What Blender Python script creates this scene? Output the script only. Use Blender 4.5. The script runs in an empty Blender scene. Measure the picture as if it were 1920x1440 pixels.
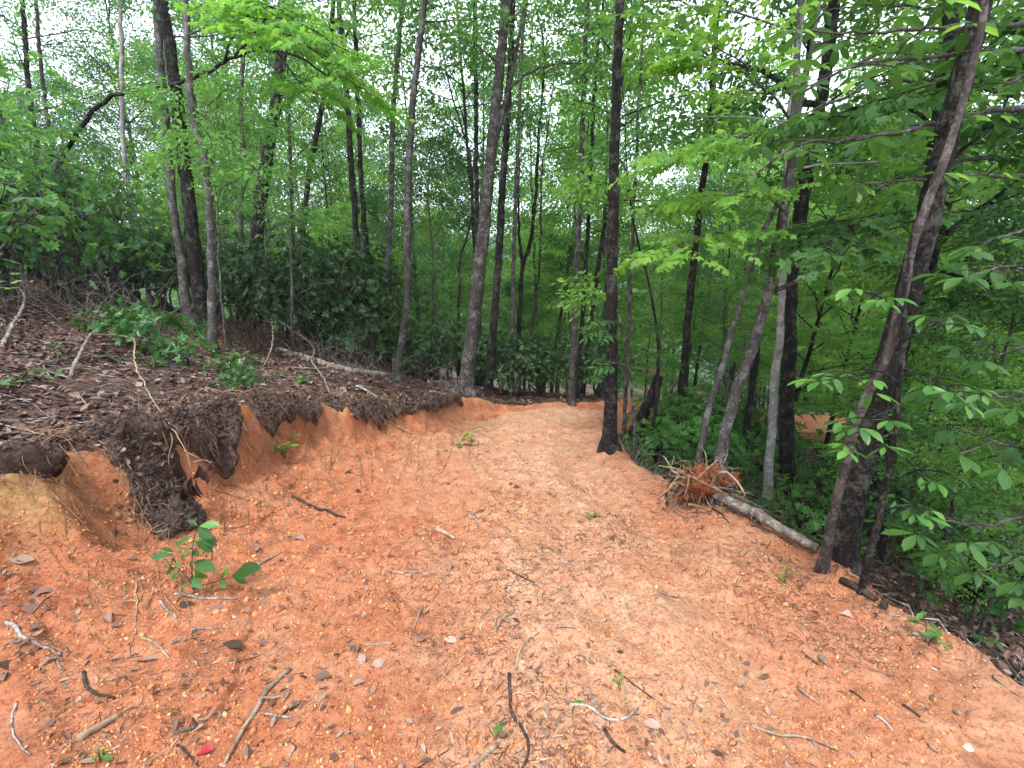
import bpy, math, random
import numpy as np
from mathutils import Vector, Matrix

# ------------------------------------------------------------------ camera, sky, sun, exposure
sc = bpy.context.scene
COL = sc.collection
CAM_H = 1.7
PITCH = math.radians(14.3)
FPX = 900.0                      # focal length for a 1920 px wide picture
cam_d = bpy.data.cameras.new('camera')
cam_d.sensor_width = 36.0
cam_d.lens = FPX / 1920 * 36.0
cam_d.clip_start = 0.05
cam_d.clip_end = 6000
cam = bpy.data.objects.new('camera', cam_d)
cam.location = (0, 0, CAM_H)
cam.rotation_euler = (math.pi / 2 - PITCH, 0, 0)
COL.objects.link(cam)
sc.camera = cam

SUN_EL, SUN_AZ = math.radians(62), math.radians(200)
world = bpy.data.worlds.new('World')
sc.world = world
world.use_nodes = True
wn = world.node_tree
wn.nodes.clear()
w_out = wn.nodes.new('ShaderNodeOutputWorld')
w_sky = wn.nodes.new('ShaderNodeTexSky')
w_sky.sky_type = 'NISHITA'
w_sky.sun_disc = False
w_sky.sun_elevation = SUN_EL
w_sky.sun_rotation = SUN_AZ
w_b1 = wn.nodes.new('ShaderNodeBackground')
w_b1.inputs['Strength'].default_value = 0.05
wn.links.new(w_sky.outputs[0], w_b1.inputs[0])
# an even overcast veil of cloud over the clear sky
w_tc = wn.nodes.new('ShaderNodeTexCoord')
w_no = wn.nodes.new('ShaderNodeTexNoise')
w_no.inputs['Scale'].default_value = 2.2
w_no.inputs['Detail'].default_value = 5
wn.links.new(w_tc.outputs['Generated'], w_no.inputs['Vector'])
w_cr = wn.nodes.new('ShaderNodeValToRGB')
w_cr.color_ramp.elements[0].position = 0.3
w_cr.color_ramp.elements[0].color = (0.80, 0.88, 0.98, 1)
w_cr.color_ramp.elements[1].position = 0.7
w_cr.color_ramp.elements[1].color = (0.97, 0.98, 1.0, 1)
wn.links.new(w_no.outputs['Fac'], w_cr.inputs[0])
w_b2 = wn.nodes.new('ShaderNodeBackground')
w_b2.inputs['Strength'].default_value = 0.62
wn.links.new(w_cr.outputs[0], w_b2.inputs[0])
w_add = wn.nodes.new('ShaderNodeAddShader')
wn.links.new(w_b1.outputs[0], w_add.inputs[0])
wn.links.new(w_b2.outputs[0], w_add.inputs[1])
wn.links.new(w_add.outputs[0], w_out.inputs[0])

sun_d = bpy.data.lights.new('sun', 'SUN')
sun_d.energy = 1.5
sun_d.angle = math.radians(11)
sun_d.color = (1.0, 0.96, 0.9)
sun = bpy.data.objects.new('sun', sun_d)
# sun direction: same elevation / azimuth as the sky texture
_sd = Vector((math.sin(SUN_AZ) * math.cos(SUN_EL), math.cos(SUN_AZ) * math.cos(SUN_EL), math.sin(SUN_EL)))
sun.rotation_euler = _sd.to_track_quat('Z', 'Y').to_euler()
sun.location = (0, -5, 30)
COL.objects.link(sun)

sc.view_settings.view_transform = 'Standard'
sc.view_settings.look = 'None'
sc.view_settings.gamma = 1
sc.view_settings.use_curve_mapping = False
sc.view_settings.exposure = 1.88
sc.render.engine = 'CYCLES'
cy = sc.cycles
cy.max_bounces = 10
cy.diffuse_bounces = 8
cy.glossy_bounces = 2
cy.transmission_bounces = 4
cy.transparent_max_bounces = 4
cy.volume_bounces = 2
cy.caustics_reflective = False
cy.caustics_refractive = False
cy.use_adaptive_sampling = True
cy.adaptive_threshold = 0.02
cy.sample_clamp_indirect = 6
cy.use_denoising = True
try:
    cy.denoiser = 'OPENIMAGEDENOISE'
    cy.denoising_prefilter = 'ACCURATE'
except Exception:
    pass

rng = np.random.default_rng(11)
random.seed(11)

# ------------------------------------------------------------------ noise and vector helpers
def _hash(ix, iy, iz, seed):
    h = (ix * 374761393 + iy * 668265263 + iz * 1440662683 + seed * 982451653) & 0xffffffff
    h = ((h ^ (h >> 13)) * 1274126177) & 0xffffffff
    return ((h ^ (h >> 16)) & 0xffff) / 32767.5 - 1.0

def vnoise(x, y, z=None, seed=0):
    x = np.asarray(x, float); y = np.asarray(y, float)
    ix = np.floor(x).astype(np.int64); iy = np.floor(y).astype(np.int64)
    fx = x - ix; fy = y - iy
    fx = fx * fx * (3 - 2 * fx); fy = fy * fy * (3 - 2 * fy)
    def layer(iz):
        a = _hash(ix, iy, iz, seed); b = _hash(ix + 1, iy, iz, seed)
        c = _hash(ix, iy + 1, iz, seed); d = _hash(ix + 1, iy + 1, iz, seed)
        return (a + (b - a) * fx) * (1 - fy) + (c + (d - c) * fx) * fy
    if z is None:
        return layer(np.int64(0))
    z = np.asarray(z, float)
    iz = np.floor(z).astype(np.int64); fz = z - iz
    fz = fz * fz * (3 - 2 * fz)
    return layer(iz) * (1 - fz) + layer(iz + 1) * fz

def fbm(x, y, oct=3, seed=0, gain=0.5):
    s = 0; a = 1; t = 0
    for i in range(oct):
        s = s + a * vnoise(x * 2 ** i + 13.7 * i, y * 2 ** i - 7.1 * i, None, seed + i); t += a; a *= gain
    return s / t

def sstep(a, b, x):
    t = np.clip((x - a) / (b - a), 0, 1)
    return t * t * (3 - 2 * t)

def norm(v):
    v = np.asarray(v, float)
    return v / np.maximum(np.linalg.norm(v, axis=-1, keepdims=True), 1e-9)

def frames(D, U):
    """rotation matrices (m,3,3), columns = length, width, normal"""
    D = norm(D); U = np.broadcast_to(np.asarray(U, float), D.shape)
    Y = np.cross(U, D)
    bad = np.linalg.norm(Y, axis=-1) < 1e-3
    if bad.any():
        Y[bad] = np.cross(np.array([1.0, 0.3, 0.1]), D[bad])
    Y = norm(Y); Z = np.cross(D, Y)
    return np.stack([D, Y, Z], axis=-1)

def TPS(pts):
    P = np.array(pts, float); n = len(P)
    def k(r2): return np.where(r2 > 1e-12, 0.5 * r2 * np.log(np.maximum(r2, 1e-12)), 0)
    d2 = ((P[:, None, :2] - P[None, :, :2]) ** 2).sum(-1)
    A = np.zeros((n + 3, n + 3)); A[:n, :n] = k(d2) + np.eye(n) * 0.02
    A[:n, n] = 1; A[:n, n + 1:] = P[:, :2]; A[n, :n] = 1; A[n + 1:, :n] = P[:, :2].T
    w = np.linalg.solve(A, np.concatenate([P[:, 2], [0, 0, 0]]))
    def f(x, y):
        x = np.asarray(x, float); y = np.asarray(y, float)
        s = w[n] + w[n + 1] * x + w[n + 2] * y
        for i in range(n):
            s = s + w[i] * k((x - P[i, 0]) ** 2 + (y - P[i, 1]) ** 2)
        return s
    return f

# ------------------------------------------------------------------ terrain: road, cut bank, hill above, hollow below
LEFT = np.array([(-1.9, -9), (-1.2, -1), (-1.15, 0.8), (-1.3, 1.8), (-1.6, 2.6), (-2.0, 3.4), (-2.25, 4.1), (-2.2, 5.1), (-1.6, 6.3), (-.95, 7.3), (-.1, 8.6),
                 (.8, 9.25), (1.9, 9.8), (3.5, 11.4), (5.1, 12.5), (8.85, 13.8), (14, 15.6), (22, 19), (40, 26)])
RIGHT = np.array([(2.4, -9), (2.45, -1), (2.4, 1.0), (2.3, 1.75), (2.2, 2.3), (2.15, 2.9), (2.02, 3.53), (1.71, 4.12), (1.42, 4.9), (1.22, 6.0), (1.4, 7.7),
                  (2.2, 8.55), (3.5, 9.8), (5.1, 10.9), (8.85, 12.1), (14, 13.8), (22, 17), (40, 24)])
POLY = np.concatenate([LEFT, RIGHT[::-1]])
ROAD = TPS([(-2, -5, .6), (2, -5, .6), (-2, 0, 0), (2, 0, 0), (-2, 3, -.36), (2, 3, -.36), (-2, 6, -.72), (1.2, 6, -.72), (0, 8.5, -1.02), (1.5, 8.6, -1.05),
            (2.2, 9.0, -1.17), (3.5, 10.5, -1.75), (5.1, 11.7, -2.3), (8.85, 12.9, -3.0), (14, 14.8, -4), (22, 18, -5.6), (40, 25, -9)])
HILL = TPS([(-3.54, 3.1, .485), (-3.06, 3.2, .40), (-2.72, 4.7, .28), (-2.36, 5.65, -.04), (-1.61, 6.6, -.38), (-.96, 7.5, -.68), (-.1, 8.8, -1.0), (.8, 9.5, -1.17),
            (1.9, 10.0, -1.30), (3.6, 11.8, -1.75), (5.2, 13.1, -2.25), (9, 14.4, -3.0), (14, 16.2, -4.0), (-.73, 8.0, -.6), (-2.1, 8.5, -.38), (-4.7, 7.4, .33),
            (-6.2, 9.5, .55), (-7, 6.6, 1.0), (-5, 4, .85), (-6, 2, 1.2), (-10, 8, 1.6), (-14, 12, 1.8), (-4, 0, .95), (-3, .5, .7), (-2.7, 1.6, .5), (-3, -2, .95),
            (-9, 14, .2), (-4, 14, -1.1), (0, 14, -2.1), (5, 18, -3.8), (0, 22, -4.8), (-10, 25, -3), (10, 25, -6.2), (-20, 20, 1), (-25, 40, -5), (0, 45, -12),
            (20, 40, -12), (-30, 0, 5), (30, 24, -8), (-50, 60, -10), (0, 90, -22), (60, 60, -20), (-60, 0, 8)])
LOW = TPS([(4.05, 6.4, -1.75), (4.7, 3.8, -1.5), (6, 1, -1.9), (8, 6, -2.9), (7, 9.0, -2.75), (12, 5, -4.2), (20, 5, -7), (2.6, 7.4, -1.55), (14, 11, -4.6),
           (3, 0, -.7), (2.9, 3.0, -.95), (2.7, 5.2, -1.25), (5, -4, -1.2), (20, -5, -6), (40, 5, -13), (40, 20, -12), (3.6, 8.9, -1.75), (60, -10, -18), (5, -9, -.6)])

def seg_dist(x, y, poly):
    best = np.full(np.shape(x), 1e9); yy = np.zeros(np.shape(x))
    for a, b in zip(poly[:-1], poly[1:]):
        d = b - a; L2 = (d ** 2).sum()
        t = np.clip(((x - a[0]) * d[0] + (y - a[1]) * d[1]) / L2, 0, 1)
        cx = a[0] + t * d[0]; cyy = a[1] + t * d[1]
        r = (x - cx) ** 2 + (y - cyy) ** 2
        m = r < best
        best = np.where(m, r, best); yy = np.where(m, cyy, yy)
    return np.sqrt(best), yy

def in_poly(x, y, P):
    c = np.zeros(np.shape(x), bool)
    for (x0, y0), (x1, y1) in zip(P, np.roll(P, -1, 0)):
        if y0 == y1: continue
        c ^= ((y0 > y) != (y1 > y)) & (x < (x1 - x0) * (y - y0) / (y1 - y0) + x0)
    return c

BW_Y = [0, 2.4, 3.1, 3.7, 4.3, 5.5, 6.4, 7.4, 9, 14]
BW = [2.2, 2.15, 1.75, 1.15, .62, .55, .5, .4, .35, .6]

def terr(x, y, full=False):
    x = np.atleast_1d(np.asarray(x, float)); y = np.atleast_1d(np.asarray(y, float))
    wob = 0.14
    xw = x + wob * fbm(x * 1.7, y * 1.7, 3, 5) ; yw = y + wob * fbm(x * 1.7, y * 1.7, 3, 9)
    dl, yl = seg_dist(xw, yw, LEFT); dr, yr = seg_dist(xw, yw, RIGHT)
    ins = in_poly(xw, yw, POLY)
    left = (~ins) & (dl < dr); right = (~ins) & ~left
    R = ROAD(np.clip(x, -30, 45), np.clip(y, -12, 30))
    far = np.hypot(x, y)
    z = R.copy()
    H = HILL(np.clip(x, -70, 70), np.clip(y, -20, 100)); Lo = LOW(np.clip(x, -5, 70), np.clip(y, -20, 30))
    bw = np.interp(yl, BW_Y, BW) * (1 + .18 * fbm(x * 2.6, y * 2.6, 2, 31))
    t = dl / bw
    lin = np.interp(yl, [2.6, 3.8], [.55, .38]); g = lin * np.clip(t, 0, 1) + (1 - lin) * sstep(.52, .98, t)
    gul = np.clip(t, 0, 1) * (1 - sstep(.95, 1.3, t)) * (1 - .75 * sstep(6.8, 8.6, yl))
    zl = R + (H - R) * g
    # gullies and slumps in the cut face
    zl = zl + gul * (.12 * fbm(x * 2.3 + 40, y * 2.3, 3, 17) + .085 * fbm(x * 7, y * 7, 3, 23) + .045 * fbm(x * 19, y * 19, 3, 29) - .05 * np.maximum(0, .22 - abs(fbm(x * 5 + 3, y * 2.2, 2, 27))) * 4)
    # eroded hollow under the sod flap
    hx, hy = -2.72, 2.98
    zl = zl - .12 * np.exp(-(((x - hx) / .19) ** 2 + ((y - hy) / .17) ** 2) ** 1.5)
    z = np.where(left, zl, z)
    u = sstep(0, .65, dr)
    zr = R * (1 - u) + Lo * u + .07 * np.exp(-((dr - .02) / .16) ** 2)
    z = np.where(right, zr, z)
    z = np.where(ins, z + .07 * np.exp(-((dr) / .16) ** 2), z)
    litter = np.where(left, sstep(.97, 1.05, t), np.where(right, sstep(.12, .5, dr), 0))
    clay = 1 - litter
    cam_r = sstep(7, 14, far)
    # road: ruts along the run, clods and grit
    xc = np.interp(y, [0, 3, 5, 7, 9], [.5, .35, -.1, .1, .6])
    rut = -.065 * np.exp(-((x - xc - .85) / .24) ** 2) - .055 * np.exp(-((x - xc + .8) / .26) ** 2) + .018 * np.exp(-((x - xc - .5) / .12) ** 2)
    rut = rut - .03 * np.maximum(0, .25 - abs(fbm(x * 1.3 + 5, y * .55, 3, 55))) * 4
    rough = .022 * fbm(x * 3.1, y * 2.2, 3, 41) + .014 * fbm(x * 9, y * 8, 3, 43) + .012 * fbm(x * 24, y * 24, 3, 47)
    clod = np.maximum(0, fbm(x * 6, y * 5, 3, 51) - .16) * .075
    z = z + clay * (rut * ins + (rough + clod) * (1 - .6 * cam_r) + .03 * fbm(x * .9, y * .7, 2, 61))
    z = z + litter * (.06 * fbm(x * 1.1, y * 1.1, 3, 71) + .025 * fbm(x * 6, y * 6, 3, 77) * (1 - .5 * cam_r)) + litter * .35 * sstep(9, 30, far) * fbm(x * .2, y * .2, 3, 79)
    if full:
        return z, ins, left, right, t, litter, dl, dr
    return z

def tz(x, y):
    return float(terr(x, y)[0])

def ray(u, v):
    a = (u - 960) / FPX; b = (720 - v) / FPX
    c, s = math.cos(PITCH), math.sin(PITCH)
    return np.array([a, c + b * s, -s + b * c])

def at(u, v, y):
    """world point on the sight line through picture point (u, v) at ground distance y"""
    d = ray(u, v)
    return np.array([0, 0, CAM_H]) + d * (y / d[1])

_T = np.concatenate([np.linspace(.8, 12, 900), np.linspace(12.05, 60, 500)])
def ground(u, v, default=10):
    d = ray(u, v)
    P = np.array([0, 0, CAM_H])[None] + d[None] * _T[:, None]
    dz = P[:, 2] - terr(P[:, 0], P[:, 1])
    i = np.argmax(dz < 0)
    if dz[i] >= 0:
        p = at(u, v, default); p[2] = tz(p[0], p[1]); return p
    if i == 0: return P[0]
    f = dz[i - 1] / (dz[i - 1] - dz[i])
    return P[i - 1] * (1 - f) + P[i] * f

# ------------------------------------------------------------------ mesh helpers
def mk_mesh(name, V, F, smooth=True, attrs=None, mats=None, fmat=None):
    """F: list of int arrays (n,k)"""
    V = np.asarray(V, np.float32)
    me = bpy.data.meshes.new(name)
    F = [np.asarray(f, np.int32) for f in F if len(f)]
    loops = np.concatenate([f.ravel() for f in F]) if F else np.zeros(0, np.int32)
    tot = np.concatenate([np.full(len(f), f.shape[1], np.int32) for f in F]) if F else np.zeros(0, np.int32)
    start = np.concatenate([[0], np.cumsum(tot)[:-1]]).astype(np.int32) if len(tot) else tot
    me.vertices.add(len(V)); me.vertices.foreach_set('co', V.ravel())
    me.loops.add(len(loops)); me.loops.foreach_set('vertex_index', loops)
    me.polygons.add(len(tot)); me.polygons.foreach_set('loop_start', start)
    if smooth is True:
        me.polygons.foreach_set('use_smooth', np.ones(len(tot), bool))
    elif smooth is not False:
        me.polygons.foreach_set('use_smooth', np.asarray(smooth, bool))
    for m in (mats or []): me.materials.append(m)
    if fmat is not None:
        me.polygons.foreach_set('material_index', np.asarray(fmat, np.int32))
    for k, a in (attrs or {}).items():
        at_ = me.attributes.new(k, 'FLOAT', 'POINT'); at_.data.foreach_set('value', np.asarray(a, np.float32))
    me.update(calc_edges=True)
    return me

class MB:
    """collects tubes, leaves and lumps and makes one mesh of them"""
    def __init__(self): self.V = []; self.Q = []; self.T = []; self.n = 0; self.qm = []; self.tm = []
    def add(self, V, Q=None, T=None, m=0):
        V = np.asarray(V, float)
        if Q is not None and len(Q): self.Q.append(np.asarray(Q) + self.n); self.qm.append(np.full(len(Q), m))
        if T is not None and len(T): self.T.append(np.asarray(T) + self.n); self.tm.append(np.full(len(T), m))
        self.V.append(V); self.n += len(V)
    def tube(self, pts, rad, sides=8, rough=0.0, seed=0, cap=True, m=0, flat=1.0, furrow=0.0, lobe=None):
        P = np.asarray(pts, float); n = len(P)
        r = np.broadcast_to(np.asarray(rad, float), (n,))
        T = np.gradient(P, axis=0); T = norm(T)
        ref = np.array([1.0, 0.05, 0.0]) if abs(T[:, 0]).mean() < .8 else np.array([0.0, 0.1, 1.0])
        X = norm(np.cross(np.cross(T, ref), T)); Y = np.cross(T, X)
        a = np.linspace(0, 2 * math.pi, sides, endpoint=False)
        ca, sa = np.cos(a), np.sin(a)
        rr = np.repeat(r[:, None], sides, 1)
        if rough:
            s = np.concatenate([[0], np.cumsum(np.linalg.norm(np.diff(P, axis=0), axis=1))])
            q = 2.2
            nn = vnoise(ca[None] * q + 5 * seed, sa[None] * q, s[:, None] * 2.5 / max(r.mean() * 8, .2), seed)
            n2 = vnoise(ca[None] * 5 + 5 * seed, sa[None] * 5, s[:, None] * 3.0 / max(r.mean() * 8, .2), seed + 3)
            rr = rr * (1 + rough * nn + rough * .5 * n2)
        if lobe is not None: rr = rr * (1 + lobe[:, None] * (.5 + vnoise(ca[None] * 1.8 + 3.3 * seed, sa[None] * 1.8, None, seed + 20)))
        if furrow:      # ridged bark: long plates parted by furrows
            s = np.concatenate([[0], np.cumsum(np.linalg.norm(np.diff(P, axis=0), axis=1))])[:, None]
            q = max(2.5, sides / 9)
            wv = vnoise(ca[None] * 3 + 3 * seed, sa[None] * 3, s * 3.0, seed + 8) * .9
            f1 = vnoise(ca[None] * q + wv + 9 * seed, sa[None] * q + wv, s * 5.0, seed + 9)
            f2 = vnoise(ca[None] * q * 2.1 + 9 * seed, sa[None] * q * 2.1, s * 11.0, seed + 10)
            rr = rr * (1 - furrow * (1 - np.clip(np.abs(f1) * 3.2, 0, 1)) - furrow * .5 * (1 - np.clip(np.abs(f2) * 3, 0, 1)))
        V = P[:, None] + rr[..., None] * (ca[None, :, None] * X[:, None] + flat * sa[None, :, None] * Y[:, None])
        V = V.reshape(-1, 3)
        i = np.arange(n - 1)[:, None] * sides; j = np.arange(sides)[None]; k = (j + 1) % sides
        Q = np.stack([i + j, i + k, i + sides + k, i + sides + j], -1).reshape(-1, 4)
        Tt = None
        if cap:
            V = np.concatenate([V, P[:1], P[-1:]]); b = n * sides
            jj = np.arange(sides); kk = (jj + 1) % sides
            Tt = np.concatenate([np.stack([kk, jj, np.full(sides, b)], -1), np.stack([(n - 1) * sides + jj, (n - 1) * sides + kk, np.full(sides, b + 1)], -1)])
        self.add(V, Q, Tt, m)
    def scatter(self, tmpl, M, pos, m=0):
        V0, Q0, T0 = tmpl
        if len(pos) == 0: return
        V = np.einsum('mij,nj->mni', M, V0) + np.asarray(pos)[:, None]
        off = (np.arange(len(pos)) * len(V0))[:, None, None]
        Q = (Q0[None] + off).reshape(-1, 4) if len(Q0) else None
        T = (T0[None] + off).reshape(-1, 3) if len(T0) else None
        self.add(V.reshape(-1, 3), Q, T, m)
    def arrays(self):
        V = np.concatenate(self.V); Q = np.concatenate(self.Q) if self.Q else np.zeros((0, 4), int)
        T = np.concatenate(self.T) if self.T else np.zeros((0, 3), int)
        return V, Q, T
    def mesh(self, name, mats, smooth=True):
        V, Q, T = self.arrays()
        fm = np.concatenate(self.qm + self.tm) if (self.qm or self.tm) else None
        return mk_mesh(name, V, [Q, T], smooth, mats=mats if isinstance(mats, list) else [mats], fmat=fm if isinstance(mats, list) and len(mats) > 1 else None)

def link(name, me, parent=None, loc=None):
    o = bpy.data.objects.new(name, me)
    COL.objects.link(o)
    if parent is not None: o.parent = parent
    if loc is not None: o.location = loc
    return o

def tag(o, label=None, cat=None, group=None, kind=None):
    if label: o['label'] = label
    if cat: o['category'] = cat
    if group: o['group'] = group
    if kind: o['kind'] = kind
    return o

def thing(name, label, cat, loc, group=None, rz=0):
    o = bpy.data.objects.new(name, None)
    o.empty_display_size = .1
    COL.objects.link(o); o.location = loc; o.rotation_euler = (0, 0, rz)
    return tag(o, label, cat, group)

def resample(P, step, jit=0.0, seed=0, wl=None):
    P = np.asarray(P, float)
    s = np.concatenate([[0], np.cumsum(np.linalg.norm(np.diff(P, axis=0), axis=1))])
    n = max(3, int(s[-1] / step) + 1)
    t = np.linspace(0, s[-1], n)
    # smooth curve through the points
    if len(P) > 2:
        m = np.gradient(P, s, axis=0)
        idx = np.clip(np.searchsorted(s, t, side='right') - 1, 0, len(P) - 2)
        h = (s[idx + 1] - s[idx])[:, None]; q = ((t - s[idx])[:, None]) / h
        out = (2 * q ** 3 - 3 * q ** 2 + 1) * P[idx] + (q ** 3 - 2 * q ** 2 + q) * h * m[idx] + (-2 * q ** 3 + 3 * q ** 2) * P[idx + 1] + (q ** 3 - q ** 2) * h * m[idx + 1]
    else:
        out = P[0] + (P[1] - P[0]) * (t / s[-1])[:, None]
    wl = wl or step * 2.2
    if jit:
        e = np.sin(np.linspace(0, math.pi, n)) ** .5
        for k in range(3):
            out[:, k] += jit * e * (vnoise(t * s[-1] / wl, np.full(n, k * 7.3 + .5), None, seed) + .4 * vnoise(t * s[-1] / wl * 2.3, np.full(n, k * 9.1 + .5), None, seed + 1))
    return out, t / s[-1]
# ------------------------------------------------------------------ materials
class NT:
    def __init__(self, name):
        self.m = bpy.data.materials.new(name); self.m.use_nodes = True
        self.t = self.m.node_tree; self.t.nodes.clear()
        self.out = self.n('ShaderNodeOutputMaterial')
    def n(self, kind, **kw):
        nd = self.t.nodes.new(kind)
        for k, v in kw.items():
            if k.startswith('_'): setattr(nd, k[1:], v)
            else: nd.inputs[k.replace('__', ' ')].default_value = v
        return nd
    def l(self, a, b): self.t.links.new(a, b)
    def noise(self, vec, scale, detail=4, rough=.55, dist=0):
        nd = self.n('ShaderNodeTexNoise', Scale=scale, Detail=detail, Roughness=rough, Distortion=dist)
        if vec is not None: self.l(vec, nd.inputs['Vector'])
        return nd.outputs['Fac']
    def ramp(self, fac, stops):
        r = self.n('ShaderNodeValToRGB'); e = r.color_ramp.elements
        while len(e) < len(stops): e.new(.5)
        for el, (p, c) in zip(e, stops):
            el.position = p; el.color = (c[0], c[1], c[2], 1) if not isinstance(c, (int, float)) else (c, c, c, 1)
        self.l(fac, r.inputs[0]); return r.outputs[0]
    def mix(self, fac, a, b, mode='MIX'):
        m = self.n('ShaderNodeMix', _data_type='RGBA', _blend_type=mode)
        for s, v in ((0, fac), (6, a), (7, b)):
            if isinstance(v, (int, float)): m.inputs[s].default_value = v
            elif isinstance(v, tuple): m.inputs[s].default_value = (*v, 1)
            else: self.l(v, m.inputs[s])
        return m.outputs[2]
    def math(self, op, a, b=None, clamp=False):
        m = self.n('ShaderNodeMath', _operation=op, _use_clamp=clamp)
        for s, v in ((0, a), (1, b)):
            if v is None: continue
            if isinstance(v, (int, float)): m.inputs[s].default_value = v
            else: self.l(v, m.inputs[s])
        return m.outputs[0]
    def attr(self, name):
        a = self.n('ShaderNodeAttribute', _attribute_name=name); return a.outputs['Fac']
    def bump(self, h, strength=.5, dist=.01, prev=None):
        b = self.n('ShaderNodeBump', Strength=strength, Distance=dist)
        self.l(h, b.inputs['Height'])
        if prev is not None: self.l(prev, b.inputs['Normal'])
        return b.outputs[0]
    def bsdf(self, col, rough=.85, spec=.25, normal=None):
        p = self.n('ShaderNodeBsdfPrincipled')
        if isinstance(col, tuple): p.inputs['Base Color'].default_value = (*col, 1)
        else: self.l(col, p.inputs['Base Color'])
        if isinstance(rough, (int, float)): p.inputs['Roughness'].default_value = rough
        else: self.l(rough, p.inputs['Roughness'])
        p.inputs['Specular IOR Level'].default_value = spec
        if normal is not None: self.l(normal, p.inputs['Normal'])
        return p.outputs[0]
    def done(self, sh): self.l(sh, self.out.inputs[0]); return self.m

def mapped(b, sc_, which='Object'):
    tc = b.n('ShaderNodeTexCoord'); mp = b.n('ShaderNodeMapping')
    mp.inputs['Scale'].default_value = sc_
    b.l(tc.outputs[which], mp.inputs[0]); return mp.outputs[0]

def mat_clay():
    b = NT('red_clay'); P = mapped(b, (1, 1, 1))
    big = b.noise(P, 1.3, 5, .6); mid = b.noise(P, 7, 5, .65); fine = b.noise(P, 46, 6, .75, .6); grit = b.noise(P, 160, 3, .7)
    red = b.ramp(mid, [(.3, (0.2628, 0.0839, 0.0401)), (.5, (0.3650, 0.1351, 0.0657)), (.72, (0.4161, 0.1825, 0.0985))])
    tan = b.ramp(mid, [(.3, (0.3650, 0.1898, 0.1132)), (.55, (0.4380, 0.2628, 0.1643)), (.75, (0.4818, 0.3358, 0.2336))])
    t = b.math('ADD', b.attr('tan'), b.math('MULTIPLY', b.math('SUBTRACT', big, .5), 2.0), True)
    col = b.mix(t, red, tan)
    och = b.ramp(mid, [(.3, (0.2628, 0.1387, 0.0548)), (.6, (0.3650, 0.2117, 0.0876))])
    col = b.mix(b.attr('ochre'), col, och)
    # loose soil: crumb colour differences, and small crumb shadows painted as dark specks
    col = b.mix(b.ramp(fine, [(.40, .8), (.51, 0)]), col, b.mix(.75, col, (0.1460, 0.0401, 0.0204)))
    col = b.mix(b.ramp(fine, [(.58, 0), (.74, .55)]), col, (0.4818, 0.3066, 0.2044))
    col = b.mix(b.ramp(b.noise(P, 85, 4, .7, 1.5), [(.60, 0), (.68, .7)]), col, (0.0876, 0.0380, 0.0277))
    # thin stain of rotted leaves and bark dust worked into the soil; also the hollow's painted shade
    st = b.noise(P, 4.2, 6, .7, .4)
    col = b.mix(b.math('MULTIPLY', b.ramp(st, [(.52, 0), (.66, .6)]), b.attr('humus_shade'), True), col, (0.0949, 0.0548, 0.0401))
    h = b.math('ADD', b.math('MULTIPLY', fine, .7), b.math('MULTIPLY', grit, .3))
    nm = b.bump(h, .95, .014, b.bump(mid, .5, .03))
    return b.done(b.bsdf(col, .93, .15, nm))

def mat_floor():
    b = NT('leaf_mould'); P = mapped(b, (1, 1, 1))
    v = b.n('ShaderNodeTexVoronoi', Scale=17.0, _feature='F1'); v.inputs['Randomness'].default_value = 1
    mpn = b.n('ShaderNodeVectorMath', _operation='ADD'); b.l(P, mpn.inputs[0])
    nc = b.n('ShaderNodeTexNoise', Scale=9.0, Detail=3); b.l(P, nc.inputs['Vector'])
    sc2 = b.n('ShaderNodeVectorMath', _operation='SCALE'); b.l(nc.outputs['Color'], sc2.inputs[0]); sc2.inputs['Scale'].default_value = .14
    b.l(sc2.outputs[0], mpn.inputs[1]); b.l(mpn.outputs[0], v.inputs['Vector'])
    sp = b.n('ShaderNodeSeparateColor'); b.l(v.outputs['Color'], sp.inputs[0])
    leaf = b.ramp(sp.outputs[0], [(0, (0.0279, 0.0162, 0.0132)), (.4, (0.0744, 0.0396, 0.0297)), (.75, (0.1302, 0.0750, 0.0581)), (1, (0.2108, 0.1410, 0.1188))])
    n1 = b.noise(P, 2.2, 5, .65)
    peat = b.ramp(b.noise(P, 30, 4, .7), [(.3, (0.0124, 0.0078, 0.0073)), (.7, (0.0465, 0.0282, 0.0238))])
    col = b.mix(b.ramp(n1, [(.38, .75), (.6, .1)]), leaf, peat)
    col = b.mix(b.attr('peat'), col, peat)
    h = b.math('ADD', b.math('MULTIPLY', v.outputs['Distance'], 1.0), b.noise(P, 40, 4))
    return b.done(b.bsdf(col, .85, .2, b.bump(h, .8, .03)))

def mat_peat():
    b = NT('peaty_sod'); P = mapped(b, (1, 1, 1))
    n1 = b.noise(P, 24, 6, .75, .8); n2 = b.noise(P, 5, 4)
    col = b.ramp(n1, [(.3, (.020, .014, .012)), (.5, (.070, .046, .038)), (.70, (.17, .115, .095))])
    col = b.mix(b.ramp(n2, [(.5, 0), (.7, .45)]), col, (.16, .12, .095))
    return b.done(b.bsdf(col, .9, .15, b.bump(n1, 1, .03)))

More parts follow.
